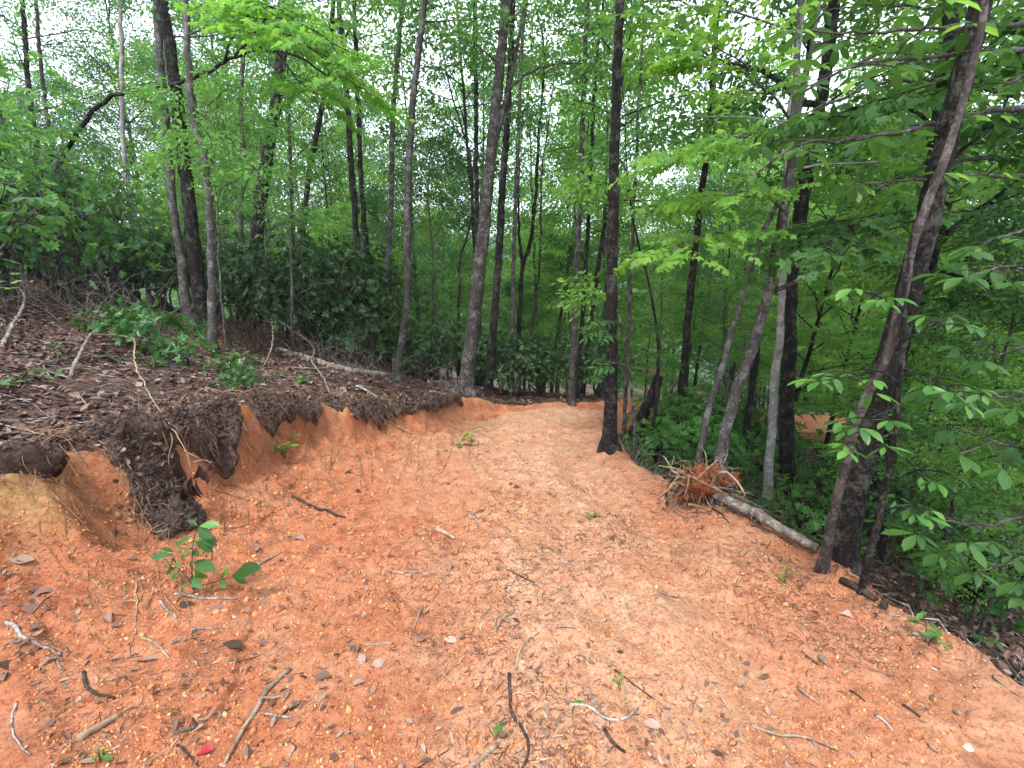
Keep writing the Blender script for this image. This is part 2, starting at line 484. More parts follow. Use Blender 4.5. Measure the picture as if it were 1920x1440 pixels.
def mat_bark(name, cols, sc_=(9, 9, 1.6), lichen=None, bump=.9, dist=.02):
    b = NT(name); P = mapped(b, sc_); P1 = mapped(b, (1, 1, 1))
    n1 = b.noise(P, 2.2, 6, .68, .4); n2 = b.noise(P1, 7.5, 6, .75); n3 = b.noise(P1, 45, 3, .6)
    ri = b.n('ShaderNodeObjectInfo')
    col = b.ramp(n1, [(.34, cols[0]), (.52, cols[1]), (.7, cols[2])])
    col = b.mix(b.ramp(n3, [(.35, .35), (.6, 0)]), col, cols[0])
    if lichen:
        col = b.mix(b.ramp(b.math('ADD', n2, b.math('MULTIPLY', n3, .35)), [(.69, 0), (.76, .8)]), col, lichen)
    col = b.mix(.25, col, b.mix(b.math('MULTIPLY', ri.outputs['Random'], 1.0), (.3, .3, .3), (.7, .66, .62)), 'OVERLAY')
    h = b.math('ADD', n1, b.math('MULTIPLY', n3, .25))
    return b.done(b.bsdf(col, .88, .2, b.bump(h, bump, dist)))

def mat_leaf(name, dark, mid, light, trans, tf=.38, rough=.5, spec=.3, objrand=.5):
    b = NT(name)
    g = b.n('ShaderNodeNewGeometry'); oi = b.n('ShaderNodeObjectInfo')
    r = b.math('ADD', b.math('MULTIPLY', g.outputs['Random Per Island'], 1 - objrand), b.math('MULTIPLY', oi.outputs['Random'], objrand))
    r = b.math('ADD', b.math('MULTIPLY', b.math('SUBTRACT', r, .5), 1.25), .5, True)
    col = b.ramp(r, [(.08, dark), (.5, mid), (.92, light)])
    P = mapped(b, (1, 1, 1)); ve = b.noise(P, 20, 2)
    col = b.mix(b.ramp(ve, [(.3, .22), (.7, 0)]), col, dark)
    s1 = b.bsdf(col, rough, spec)
    tr = b.n('ShaderNodeBsdfTranslucent')
    tc = b.mix(.55, col, trans); b.l(tc, tr.inputs[0])
    mx = b.n('ShaderNodeMixShader'); mx.inputs[0].default_value = tf
    b.l(s1, mx.inputs[1]); b.l(tr.outputs[0], mx.inputs[2])
    return b.done(mx.outputs[0])

def mat_island(name, stops, rough=.8, spec=.2, tf=0.0):
    b = NT(name); g = b.n('ShaderNodeNewGeometry'); oi = b.n('ShaderNodeObjectInfo')
    r = b.math('FRACT', b.math('ADD', g.outputs['Random Per Island'], oi.outputs['Random']))
    col = b.ramp(r, stops)
    P = mapped(b, (1, 1, 1)); n = b.noise(P, 60, 4, .65)
    col = b.mix(b.ramp(n, [(.3, .4), (.62, 0)]), col, b.mix(.6, col, (.02, .012, .01)))
    return b.done(b.bsdf(col, rough, spec, b.bump(n, .4, .004)))

M = {}
M['clay'] = mat_clay(); M['floor'] = mat_floor(); M['peat'] = mat_peat()
M['bark_dark'] = mat_bark('dark_furrowed_bark', [(0.0050, 0.0043, 0.0043), (0.0158, 0.0130, 0.0122), (0.0432, 0.0374, 0.0346)], (24, 24, 4.5), (0.0720, 0.0720, 0.0662), 1, .03)
M['bark_grey'] = mat_bark('grey_bark', [(0.0173, 0.0144, 0.0137), (0.0490, 0.0418, 0.0389), (0.0936, 0.0842, 0.0792)], (22, 22, 6), (0.1368, 0.1368, 0.1260), .8, .015)
M['bark_slim'] = mat_bark('smooth_grey_bark', [(0.0324, 0.0281, 0.0274), (0.0720, 0.0648, 0.0626), (0.1152, 0.1080, 0.1044)], (14, 14, 8), (0.1800, 0.1800, 0.1728), .5, .008)
M['bark_pale'] = mat_bark('pale_bark', [(0.1152, 0.1080, 0.1008), (0.2160, 0.2088, 0.1980), (0.2880, 0.2808, 0.2700)], (3, 3, 3.0), (0.3744, 0.3744, 0.3600), .3, .006)
M['bark_red'] = mat_bark('reddish_bark', [(.018, .0145, .0135), (.046, .038, .035), (.085, .072, .067)], (16, 16, 6), (.11, .10, .095), .6, .01)
M['dead'] = mat_bark('bleached_dead_wood', [(0.1120, 0.0760, 0.0496), (0.2720, 0.2000, 0.1400), (0.4000, 0.3200, 0.2400)], (6, 6, 6), None, .5, .004)
M['dead_grey'] = mat_bark('weathered_dead_wood', [(0.0680, 0.0520, 0.0440), (0.1600, 0.1280, 0.1080), (0.2640, 0.2240, 0.1960)], (8, 8, 4), (0.3200, 0.3200, 0.2960), .7, .008)
M['dead_dark'] = mat_bark('rotten_dead_wood', [(0.0128, 0.0088, 0.0072), (0.0440, 0.0304, 0.0240), (0.0960, 0.0720, 0.0576)], (8, 8, 5), None, .8, .01)
M['root'] = mat_bark('root_skin', [(0.1120, 0.0600, 0.0320), (0.2640, 0.1520, 0.0840), (0.4000, 0.2720, 0.1720)], (8, 8, 8), None, .4, .004)
LF = dict
M['leaf_mid'] = mat_leaf('leaf_mid_green', (0.0290, 0.0896, 0.0247), (0.0726, 0.2016, 0.0456), (0.1386, 0.3192, 0.0646), (0.2640, 0.5376, 0.0760), .46)
M['leaf_light'] = mat_leaf('leaf_light_green', (0.0554, 0.1512, 0.0323), (0.1122, 0.2744, 0.0475), (0.1848, 0.3864, 0.0627), (0.3696, 0.6496, 0.0760), .52)
M['leaf_lime'] = mat_leaf('leaf_lime_green', (.07, .20, .024), (.12, .32, .036), (.18, .42, .05), (.32, .62, .07), .5)
M['leaf_deep'] = mat_leaf('leaf_deep_green', (0.0185, 0.0582, 0.0209), (0.0422, 0.1176, 0.0361), (0.0871, 0.1960, 0.0551), (0.1584, 0.3584, 0.0665), .42, .55, .22)
M['leaf_rhodo'] = mat_leaf('leaf_leathery_green', (0.0080, 0.0272, 0.0080), (0.0176, 0.0544, 0.0160), (0.0480, 0.1080, 0.0272), (0.0800, 0.1760, 0.0320), .22, .5, .3, .25)
M['leaf_big'] = mat_leaf('leaf_broad_green', (0.0176, 0.0624, 0.0160), (0.0336, 0.1000, 0.0240), (0.0680, 0.1600, 0.0360), (0.1280, 0.2720, 0.0400), .42, .48, .28)
M['leaf_new'] = mat_leaf('leaf_fresh_green', (0.0280, 0.0960, 0.0240), (0.0560, 0.1600, 0.0336), (0.0960, 0.2240, 0.0400), (0.1760, 0.3520, 0.0480), .3, .40, .4, .7)
M['leaf_fern'] = mat_leaf('leaf_yellow_green', (.14, .20, .035), (.22, .29, .05), (.30, .36, .07), (.42, .5, .08), .4)
M['litter'] = mat_island('dead_brown_leaf', [(0, (0.0310, 0.0168, 0.0132)), (.35, (0.0806, 0.0420, 0.0317)), (.65, (0.1426, 0.0810, 0.0627)), (.85, (0.2046, 0.1320, 0.1089)), (1, (0.2790, 0.2040, 0.1848))], .7, .25)
M['litter_pale'] = mat_island('dead_pale_leaf', [(0, (0.0680, 0.0360, 0.0240)), (.4, (0.1520, 0.0920, 0.0656)), (.75, (0.2480, 0.1640, 0.1240)), (1, (0.3600, 0.2560, 0.2080))], .65, .3)
M['shred'] = mat_island('bark_and_needle_shreds', [(0, (.045, .018, .012)), (.5, (.11, .050, .030)), (.8, (.22, .12, .08)), (1, (.50, .35, .24))], .85, .2)
M['crumb'] = mat_island('clay_crumb', [(0, (0.3000, 0.0948, 0.0370)), (.5, (0.5000, 0.1854, 0.0748)), (.9, (0.6000, 0.2781, 0.1232)), (1, (0.6200, 0.3399, 0.1672))], .95, .1)
M['ochre_crumb'] = mat_island('ochre_clod', [(0, (0.1650, 0.0900, 0.0413)), (.5, (0.2850, 0.1650, 0.0750)), (1, (0.3450, 0.1650, 0.0675))], .95, .1)
M['dryhang'] = mat_island('withered_leaf', [(0, (.025, .015, .012)), (.6, (.07, .036, .028)), (1, (.12, .065, .05))], .7, .25)
def flat_leaf(name, c, rough=.5):
    b = NT(name); P = mapped(b, (1, 1, 1)); n = b.noise(P, 70, 3)
    col = b.mix(b.ramp(n, [(.35, .35), (.65, 0)]), c, tuple(x * .55 for x in c))
    return b.done(b.bsdf(col, rough, .35))
M['red_leaf'] = flat_leaf('crimson_leaf', (.30, .018, .028))
M['green_leaf'] = flat_leaf('fallen_green_leaf', (.05, .14, .03))
M['pink_leaf'] = flat_leaf('pale_pink_leaf', (.36, .24, .19))
M['white_leaf'] = flat_leaf('whitish_leaf', (.36, .30, .23))
def mat_wet():
    b = NT('damp_red_clay'); P = mapped(b, (1, 1, 1)); n = b.noise(P, 34, 6, .75)
    return b.done(b.bsdf(b.ramp(n, [(.32, (.045, .018, .011)), (.5, (.20, .060, .026)), (.68, (.38, .125, .052))]), .9, .15, b.bump(n, 1, .03)))
M['wet'] = mat_wet()
def mat_hill():
    b = NT('wooded_hill'); P = mapped(b, (1, 1, 1)); n = b.noise(P, .05, 6, .7)
    return b.done(b.bsdf(b.ramp(n, [(.35, (.03, .065, .035)), (.65, (.075, .13, .06))]), .95, .05))
M['hill'] = mat_hill()

# ------------------------------------------------------------------ the ground: one height sheet cut into road, bank and forest floor
def spaced(lo, hi, f):
    out = [lo]
    while out[-1] < hi: out.append(out[-1] + f(out[-1]))
    return np.array(out)
def fx(x):
    a = abs(x + .2)
    return .017 if a < 2.3 else (.020 if (a < 3.5 and x < 0) else .028 if a < 4 else min(.028 + (a - 4) * .05, 5))
def fy(y):
    if y < .7: return max(.05, (.7 - y) * .12)
    return max(.0125, min(.0125 + (y - 1.3) * .0042, .05)) if y < 10 else .05 + (y - 10) * .05
gx = spaced(-135, 135, fx); gy = spaced(-12, 140, fy)
GX, GY = np.meshgrid(gx, gy)
SH = GX.shape
zz, ins, left, right, tt, litter, dl, dr = terr(GX.ravel(), GY.ravel(), True)
X, Y = GX.ravel(), GY.ravel()
xc_ = np.interp(Y, [0, 1.5, 3, 4, 5, 7, 9], [.35, .4, .42, .3, .1, .05, .5])
tan_a = np.clip(.95 * np.exp(-((X - xc_) / (.42 + .05 * Y)) ** 2) + .42 * sstep(-1.3, .2, X) * ins + .30 * sstep(4, 7, Y) * ins, 0, 1) * np.where(left, .2, .85)
tan_a = np.where(right, .25, tan_a)
ochre = np.where(left, sstep(.55, .85, tt) * sstep(2.5, 2.9, -X) * sstep(4.2, 3.6, Y), 0) + np.where(left, .8 * sstep(.80, .93, tt), 0)
ochre = np.clip(ochre * (.6 + .8 * fbm(X * 3, Y * 3, 2, 91)), 0, 1)
humus_shade = np.clip(np.where(left, .25 + .5 * sstep(.3, 0, tt) + .3 * sstep(5, 7, Y), .55), 0, 1) * np.where(ins, np.clip(.35 + .8 * sstep(1.1, .1, dr) + .6 * sstep(.5, .0, dl), 0, 1), 1)
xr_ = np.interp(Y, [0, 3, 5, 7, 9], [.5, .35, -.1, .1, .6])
humus_shade = np.clip(humus_shade + ins * .55 * (np.exp(-((X - xr_ - .85) / .2) ** 2) + np.exp(-((X - xr_ + .8) / .2) ** 2)) * np.clip(.5 + fbm(X * 1.5, Y * .8, 2, 33), 0, 1), 0, 1)
humus_shade = np.where(right, 1, humus_shade)
hol_shade = np.exp(-(((X + 2.72) / .22) ** 2 + ((Y - 2.98) / .2) ** 2) ** 1.5); ochre = ochre * (1 - hol_shade); humus_shade = np.maximum(humus_shade, hol_shade)  # shade under the sod flap, painted into the hollow's clay colour
peat_a = np.where(left, sstep(1.9, 1.1, tt) * .9, 0) + np.where(right, .25, 0)
peat_a = np.clip(peat_a * (.75 + .7 * fbm(X * 2, Y * 2, 2, 97)), 0, 1)
VV = np.stack([X, Y, zz], -1)
ny, nx = SH
ii = (np.arange(ny - 1)[:, None] * nx + np.arange(nx - 1)[None]).ravel()
FQ = np.stack([ii, ii + 1, ii + nx + 1, ii + nx], -1)
lit_f = litter[FQ].mean(1) > .5
ins_f = ins[FQ].mean(1) > .5
lef_f = left[FQ].mean(1) > .5
def sheet(name, mask, mat):
    f = FQ[mask]; used, inv = np.unique(f.ravel(), return_inverse=True)
    me = mk_mesh(name, VV[used], [inv.reshape(-1, 4)], True, dict(tan=tan_a[used], ochre=ochre[used], humus_shade=humus_shade[used], peat=peat_a[used]), [mat])
    o = link(name, me); tag(o, kind='structure'); return o
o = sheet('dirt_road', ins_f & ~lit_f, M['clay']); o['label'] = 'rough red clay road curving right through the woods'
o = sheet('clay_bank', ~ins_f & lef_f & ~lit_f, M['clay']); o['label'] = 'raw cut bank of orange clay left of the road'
o = sheet('road_shoulder', ~ins_f & ~lef_f & ~lit_f, M['clay']); o['label'] = 'loose clay shoulder spilling off the downhill side of the road'
o = sheet('forest_floor', lit_f, M['floor']); o['label'] = 'brown leaf-covered forest floor above and below the road'

# distant valley and wooded ridge
def far_ridge():
    n = 120; m = 16
    a = np.linspace(math.radians(-75), math.radians(75), n)
    rows = []
    for j in range(m):
        f = j / (m - 1); r = 118 + f * 210
        rows.append(np.stack([np.sin(a) * r, np.cos(a) * r, -26 - 6 * sstep(0, .3, np.full(n, f)) + (50 + 7 * fbm(a * 5, a * 0, 4, 3) + 2 * fbm(a * 30, a * 0 + f * 6, 3, 8)) * sstep(.35, 1, np.full(n, f)) ** 1.2], -1))
    V = np.concatenate(rows); i = (np.arange(m - 1)[:, None] * n + np.arange(n - 1)[None]).ravel()
    o = link('hills', mk_mesh('hills', V, [np.stack([i, i + 1, i + n + 1, i + n], -1)], True, mats=[M['hill']]))
    tag(o, 'wooded blue-green ridge beyond the valley', kind='structure')
far_ridge()
# ------------------------------------------------------------------ leaves and sprays
def L_(V, Q=(), T=()):
    return (np.array(V, float), np.array(Q, int).reshape(-1, 4), np.array(T, int).reshape(-1, 3))
RHOMB = L_([(0, 0, 0), (.42, -.32, .07), (1, 0, -.09), (.42, .32, .07)], (), [(0, 1, 2), (0, 2, 3)])
OVAL = L_([(0, 0, 0), (.28, -.20, .05), (.68, -.2, .03), (1, 0, -.1), (.68, .2, .03), (.28, .20, .05)], [(0, 1, 2, 3), (0, 3, 4, 5)])
LANCE = L_([(0, 0, 0), (.3, -.13, .03), (.7, -.13, .0), (1, 0, -.12), (.7, .13, .0), (.3, .13, .03)], [(0, 1, 2, 3), (0, 3, 4, 5)])
def _maple():
    tips = [(-125, .40), (-62, .80), (0, 1.0), (62, .80), (125, .40)]
    out = []
    for k, (a, r) in enumerate(tips):
        a = math.radians(a); out.append((math.cos(a) * r * .62 + .38, math.sin(a) * r * .62, -.06 * r))
        if k < 4:
            b = math.radians((tips[k][0] + tips[k + 1][0]) / 2); out.append((math.cos(b) * .30 + .38, math.sin(b) * .30, .03))
    V = [(.38, 0, .03), (0.06, 0, 0)] + out
    n = len(out)
    T = [(0, 2 + i, 3 + i) for i in range(n - 1)] + [(0, 1 + n, 1), (0, 1, 2)]
    return L_(V, (), T)
MAPLE = _maple()
def _blade(n, w, curl, obov=.6, cup=.06):
    """broad leaf with a midrib fold: 2 x n quads"""
    V = []; Q = []
    for i in range(n + 1):
        t = i / n
        hw = w * (math.sin(math.pi * t ** (1.0 if obov == .5 else 1.35)) ** .85) if 0 < t < 1 else .0
        z = -curl * t * t
        V += [(t, -hw, z + cup * hw * 6), (t, 0, z), (t, hw, z + cup * hw * 6)]
    for i in range(n):
        a = i * 3
        Q += [(a, a + 3, a + 4, a + 1), (a + 1, a + 4, a + 5, a + 2)]
    return L_(V, Q)

def spray(leaf, L, n, size, seed, droop=.25, tilt=.35, ang=(35, 70)):
    r = np.random.default_rng(seed)
    D = []; U = []; P = []; S = []
    for i in range(n):
        t = (i + .6) / n
        s = 1 if i % 2 else -1
        a = math.radians(r.uniform(*ang)) * s * (1 - .55 * t ** 3)
        D.append((math.cos(a), math.sin(a), -droop * r.uniform(.2, 1.5)))
        U.append((r.normal(0, tilt), r.normal(0, tilt), 1))
        P.append((t * L, s * .008, -.05 * L * t * t)); S.append(size * r.uniform(.7, 1.2))
    m = MB()
    m.scatter(leaf, frames(np.array(D), np.array(U)) * np.array(S)[:, None, None], np.array(P))
    return m.arrays()
def clump(leaf, R, n, size, seed):
    r = np.random.default_rng(seed); P = r.normal(0, .5, (n, 3)) * np.array([R, R, R * .7]) + np.array([R * .5, 0, 0]); D = norm(P + r.normal(0, .25, (n, 3)) + np.array([.2, 0, -.25]))
    U = np.stack([r.normal(0, .7, n), r.normal(0, .7, n), np.ones(n)], -1); m = MB(); m.scatter(leaf, frames(D, U) * (size * r.uniform(.65, 1.2, n))[:, None, None], P)
    return m.arrays()
SPR = {
    'clump': [clump(OVAL, .34, 17, .115, 610 + k) for k in range(4)],
    'farclump': [clump(RHOMB, .46, 15, .165, 620 + k) for k in range(4)],
    'beech': [spray(RHOMB, .60, 16, .112, 100 + k, .5, .65, (20, 85)) for k in range(4)],
    'fine': [spray(RHOMB, .60, 18, .095, 150 + k, .5, .7, (20, 85)) for k in range(4)],
    'far': [spray(RHOMB, .75, 11, .175, 160 + k, .6, .9, (10, 95)) for k in range(4)],
    'oval': [spray(OVAL, .58, 14, .125, 200 + k, .5, .6) for k in range(4)],
    'maple': [spray(MAPLE, .58, 13, .118, 300 + k, .5, .42) for k in range(4)],
    'chest': [spray(LANCE, .40, 9, .15, 400 + k, .5, .45) for k in range(4)],
    'laurel': [spray(LANCE, .20, 12, .105, 500 + k, .1, .5, (20, 95)) for k in range(4)],
}

def whorl(leaf, n, size, seed, droop=.25):
    r = np.random.default_rng(seed); m = MB(); D = []; U = []; S = []
    for i in range(n):
        a = 2 * math.pi * (i + r.uniform(-.2, .2)) / n
        D.append((.35 + .2 * r.normal(), math.cos(a), math.sin(a))); S.append(size * r.uniform(.7, 1.15))
    D = np.array(D); U = D * np.array([-.6, .3, .3]) + np.array([1.0, 0, 0])
    m.scatter(leaf, frames(D, U) * np.array(S)[:, None, None], np.zeros((n, 3)))
    return m.arrays()

class Crown:
    """leaf sprays gathered for one crown"""
    def __init__(self): self.D = []; self.U = []; self.P = []; self.S = []
    def put(self, p, d, s, u): self.P.append(p); self.D.append(d); self.S.append(s); self.U.append(u)
    def mesh(self, name, kind, mat):
        D = np.array(self.D); P = np.array(self.P); S = np.array(self.S); U = np.array(self.U)
        Mx = frames(D, U) * S[:, None, None]
        m = MB(); k = np.arange(len(P)) % 4
        for j in range(4):
            q = k == j
            if q.any(): m.scatter(SPR[kind][j], Mx[q], P[q])
        return m.mesh(name, mat, False)

def dress(cr, wood, P, r, nb, blen, ns, ss, t0=.25, fan=(40, 75), tilt=.35, twig=True):
    """side twigs with leaf sprays along a limb P (n,3)"""
    P = np.asarray(P, float); n = len(P)
    T = norm(np.gradient(P, axis=0))
    for i in range(nb):
        t = t0 + (1 - t0) * (i + r.uniform(.1, .9)) / nb
        f = t * (n - 1); k = min(int(f), n - 2); p = P[k] + (P[k + 1] - P[k]) * (f - k); d = T[k]
        s = 1 if i % 2 else -1
        a = math.radians(r.uniform(*fan)) * s
        h = np.array([d[0] * math.cos(a) - d[1] * math.sin(a), d[0] * math.sin(a) + d[1] * math.cos(a), d[2] * .35 + r.uniform(-.22, .12)])
        h = norm(h); L = blen * (1.15 - .6 * t) * r.uniform(.65, 1.25)
        if twig: wood.tube([p, p + h * L * .5 + (0, 0, -.01), p + h * L + (0, 0, -.05 * L)], [.007, .005, .002], 3, cap=False)
        for j in range(ns):
            q = (j + r.uniform(.2, .8)) / ns
            b = math.radians(r.uniform(-45, 45))
            e = np.array([h[0] * math.cos(b) - h[1] * math.sin(b), h[0] * math.sin(b) + h[1] * math.cos(b), h[2] + r.uniform(-.25, .1)])
            cr.put(p + h * L * q, e, ss * r.uniform(.75, 1.2), (r.normal(0, tilt), r.normal(0, tilt), 1))
    cr.put(P[-1], T[-1] * (1, 1, .4), ss, (r.normal(0, tilt), r.normal(0, tilt), 1))

def grow(seed, H, h0, r0, nlimb, Lmax, kind, nb, ns, ss, rise=.3, lean=.06, profile='dome', sides=8, tilt=.35, twig=False):
    """a whole tree about its own base: trunk with limbs, and crown sprays"""
    r = np.random.default_rng(seed); wood = MB(); cr = Crown()
    a = r.uniform(0, 6.28)
    pts = [(0, 0, -.25)] + [(lean * H * math.cos(a) * (k / 5) ** 1.3 + r.normal(0, .02 * H / 5), lean * H * math.sin(a) * (k / 5) ** 1.3 + r.normal(0, .02 * H / 5), H * k / 5) for k in range(1, 6)]
    P, t = resample(pts, max(.3, H / 40), .03, seed)
    wood.tube(P, r0 * (1 - .85 * t) * (1 + .5 * np.exp(-t * H / .3)), sides, .12, seed, False)
    for i in range(nlimb):
        u = (i + r.uniform(.1, .9)) / nlimb
        h = h0 + (H - h0) * u ** .9
        k = np.interp(h, P[:, 2], np.arange(len(P))); b = P[int(k)]
        az = i * 2.4 + r.uniform(-.5, .5)
        if profile == 'dome': L = Lmax * (math.sin(math.pi * (.18 + .80 * u)) ** .7) * r.uniform(.7, 1.15)
        else: L = Lmax * (1 - u) ** .6 * r.uniform(.7, 1.2) + .4
        rs = rise + r.uniform(-.2, .25) + .5 * u
        d = np.array([math.cos(az), math.sin(az), 0])
        q = [b, b + d * L * .4 + (0, 0, L * .4 * rs), b + d * L * .75 + (0, 0, L * .62 * rs), b + d * L + (0, 0, L * .68 * rs)]
        Q, _ = resample(q, L / 5, .04 * L, seed + i)
        wood.tube(Q, np.linspace(max(.012, r0 * .30 * (L / Lmax)), .005, len(Q)), 4, cap=False)
        dress(cr, wood, Q, r, nb, L * .42 + .15, ns, ss, .22, tilt=tilt, twig=twig)
    return wood, cr

def wdepth(p):   # distance along the view axis, for picture widths
    c, s = math.cos(PITCH), math.sin(PITCH)
    return p[1] * c - (p[2] - CAM_H) * s

def build_tree(name, label, cat, px, y, w0, w1, bark, top=None, group=None, crown=None, limbs=(), seed=1, sides=14, flare=1.35, rough=.12, leafmat='leaf_mid', kind='clump', tiltcrown=.6, jit=.03, step=.12, ss=.85, wk=.58, furrow=0.0):
    """px: trunk centreline as picture points; y: ground distance, None when the foot is in view.
       top: height the trunk goes on to above its last point; crown: (n limbs, limb length, start above last point)
       limbs: (list of picture points with distance, thickness px, branchlets, twig length)"""
    w0 *= wk; w1 *= wk; limbs = [(a, b * min(1, wk * 1.25), c_, d_) for a, b, c_, d_ in limbs]
    if y is None:
        g = ground(*px[0]); y = g[1]
    ys = y if isinstance(y, (list, tuple)) else [y] * len(px)
    W = [at(u, v, yy) for (u, v), yy in zip(px, ys)]
    W[0][2] = min(W[0][2], tz(W[0][0], W[0][1]) + .02)
    if abs(W[0][2] - tz(W[0][0], W[0][1])) > .1:      # hidden foot: run the trunk down to the ground
        d = norm(W[0] - W[1]) * .6 + np.array([0, 0, -.4]); p = W[0].copy()
        for _ in range(200):
            p = p + d * .1
            if p[2] < tz(p[0], p[1]): break
        W = [p] + W
    base = W[0].copy(); base[2] = tz(base[0], base[1])
    r = np.random.default_rng(seed)
    ks = FPX
    wtop = W[-1]
    n_seen = len(W)
    if top:
        d = norm(W[-1] - W[-2]); d = norm(d + np.array([0, 0, .6]))
        for k in range(1, 4):
            W.append(wtop + d * top * k / 3 + r.normal(0, .06 * top / 3, 3) * (1, 1, 0))
    sl = np.concatenate([[0], np.cumsum([np.linalg.norm(W[i + 1] - W[i]) for i in range(len(W) - 1)])])
    r0 = w0 / 2 * wdepth(base) / ks; r1 = w1 / 2 * wdepth(wtop) / ks
    s_seen = sl[n_seen - 1]
    W.insert(0, W[0] + (W[0] - W[1]) * (.3 / max(.1, np.linalg.norm(W[0] - W[1]))))
    P, t = resample(W, step, jit * .7, seed, 1.3)
    s = t * (sl[-1] + .3) - .3
    rad = np.where(s < s_seen, r0 + (r1 - r0) * np.clip(s / s_seen, 0, 1), r1 * (1 - .85 * np.clip((s - s_seen) / max(top or 1, .1), 0, 1)))
    rad = rad * (1 + (flare - 1) * np.exp(-np.clip(s, -.3, None) / max(.16, r0 * 1.4)))
    t_o = thing(name, label, cat, base, group)
    wood = MB(); wood.tube(P - base, rad, sides, rough, seed, furrow=furrow, lobe=.5 * np.exp(-np.clip(s, 0, None) / max(.12, r0)))
    cr = Crown()
    for (lp, lw, nb, bl) in limbs:
        Lp = [at(u, v, yy) for u, v, yy in lp]
        L_, lt = resample(Lp, .1, .02, seed + 5)
        lm = MB(); lm.tube(L_ - base, np.linspace(lw / 2 * wdepth(L_[0]) / ks, max(.004, lw * .22 / 2 * wdepth(L_[0]) / ks), len(L_)), 7, .1, seed + 2)
        if nb: dress(cr, lm, L_ - base, r, nb, bl, 3, ss, .3, tilt=tiltcrown)
        link('limb', lm.mesh('limb', M[bark]), t_o)
    if crown:
        n, LL, c0 = crown
        for i in range(n):
            u = (i + r.uniform(.1, .9)) / n
            h = s_seen + c0 + (sl[-1] - s_seen - c0) * u
            b = P[np.argmin(abs(s - h))]
            az = i * 2.4 + r.uniform(-.6, .6); L = LL * (1.1 - .6 * u) * r.uniform(.7, 1.2)
            d = np.array([math.cos(az), math.sin(az), 0]); rs = .25 + .5 * u + r.uniform(-.2, .2)
            Q, _ = resample([b, b + d * L * .5 + (0, 0, L * .45 * rs), b + d * L + (0, 0, L * .6 * rs)], L / 6, .03 * L, seed + i)
            wood.tube(Q - base, np.linspace(max(.012, r1 * .3), .005, len(Q)), 5, cap=False)
            dress(cr, wood, Q - base, r, 5, L * .4, 3, ss, .25, tilt=tiltcrown, twig=False)
    link('trunk', wood.mesh('trunk', M[bark]), t_o)
    if cr.P:
        tag(link('crown', cr.mesh('crown', kind, M[leafmat]), t_o), kind='stuff')
    return t_o, P

HERO = []; ANCHOR = []
def T(*a, **k):
    o, P = build_tree(*a, **k); HERO.append(P)
    i = np.argmin(abs(P[:, 2] - 1.5)); d = wdepth(P[i]); ANCHOR.append((P[i][0] / d, a[0]))
    return o
C1 = (11, 2.1, -.6)
# --- trees on and above the left bank
T('tree', 'slim pale-grey trunk leftmost of the tight clump of three on the left bank', 'tree', [(354, 592), (338, 480), (325, 390), (311, 250), (302, 130), (293, 0)], 8.9, 27, 20, 'bark_slim', 7, crown=C1, seed=1)
T('tree', 'thick dark trunk between two slim grey trunks on the left bank', 'tree', [(384, 622), (366, 480), (350, 340), (333, 200), (318, 90), (304, 0)], 8.6, 44, 33, 'bark_dark', 10, crown=(10, 2.8, 2), seed=2, furrow=.08, sides=26, step=.08)
T('tree', 'slim grey trunk with a kink at half height beside the thick dark trunk', 'tree', [(398, 660), (396, 480), (391, 360), (384, 300), (362, 220), (352, 110), (346, 0)], None, 25, 18, 'bark_slim', 7, crown=C1, seed=3)
T('oak_tree', 'stout dark trunk leaning right behind the dark thicket, left of centre', 'tree', [(470, 560), (485, 400), (503, 280), (522, 150), (532, 20)], 12.5, 44, 34, 'bark_dark', 8, crown=(10, 2.8, .3), seed=4)
T('tree', 'grey trunk forking at mid height just left of the stout leaning dark trunk', 'tree', [(451, 600), (451, 420), (455, 310), (452, 200), (456, 60)], 15.5, 18, 13, 'bark_grey', 7, crown=C1, limbs=[([(455, 360, 15.5), (472, 318, 15.6), (482, 295, 15.8), (500, 240, 16)], 8, 5, .6)], seed=5)
T('tree', 'dark trunk curving right at its top, behind the thicket', 'tree', [(560, 560), (568, 440), (580, 320), (596, 240), (612, 160), (622, 40)], 14, 20, 15, 'bark_dark', 6, crown=C1, seed=6)
T('tree', 'straight black trunk standing behind the thicket left of the slender pair', 'tree', [(694, 560), (688, 470), (678, 350), (672, 200), (666, 60)], 14.5, 18, 14, 'bark_dark', 8, crown=C1, seed=7)
T('tree', 'left one of a slender pair of straight grey trunks rising from the thicket', 'tree', [(722, 650), (726, 520), (733, 380), (738, 200), (752, 0)], 10.8, 19, 14, 'bark_grey', 8, crown=C1, seed=8)
T('tree', 'right one of the slender pair, its foot bowed where it meets the leaf slope', 'tree', [(741, 712), (752, 650), (764, 560), (764, 430), (768, 290), (776, 170), (796, 0)], None, 24, 19, 'bark_grey', 8, crown=C1, seed=9, flare=1.5)
T('tulip_tree', 'big pale-grey trunk leaning right at the bank end, forked high up', 'tree', [(872, 734), (877, 690), (888, 600), (899, 500), (912, 380), (921, 280), (936, 140), (948, 0)], 8.8, 47, 29, 'bark_grey', 9, crown=(10, 2.8, 1), seed=10, furrow=.05, sides=30, step=.06, flare=1.15,
  limbs=[([(918, 300, 8.80), (935, 240, 8.80), (952, 170, 8.90), (965, 110, 9.00), (985, 0, 9.10), (1000, -90, 9.20)], 18, 5, .9),
         ([(952, 170, 8.90), (985, 140, 9.10), (1035, 122, 9.30), (1085, 118, 9.50), (1140, 132, 9.70)], 8, 7, .8),
         ([(936, 215, 8.80), (965, 212, 9.00), (1000, 216, 9.10)], 6, 4, .5), ([(938, 120, 8.80), (900, 90, 8.60), (860, 70, 8.50)], 6, 5, .6)])
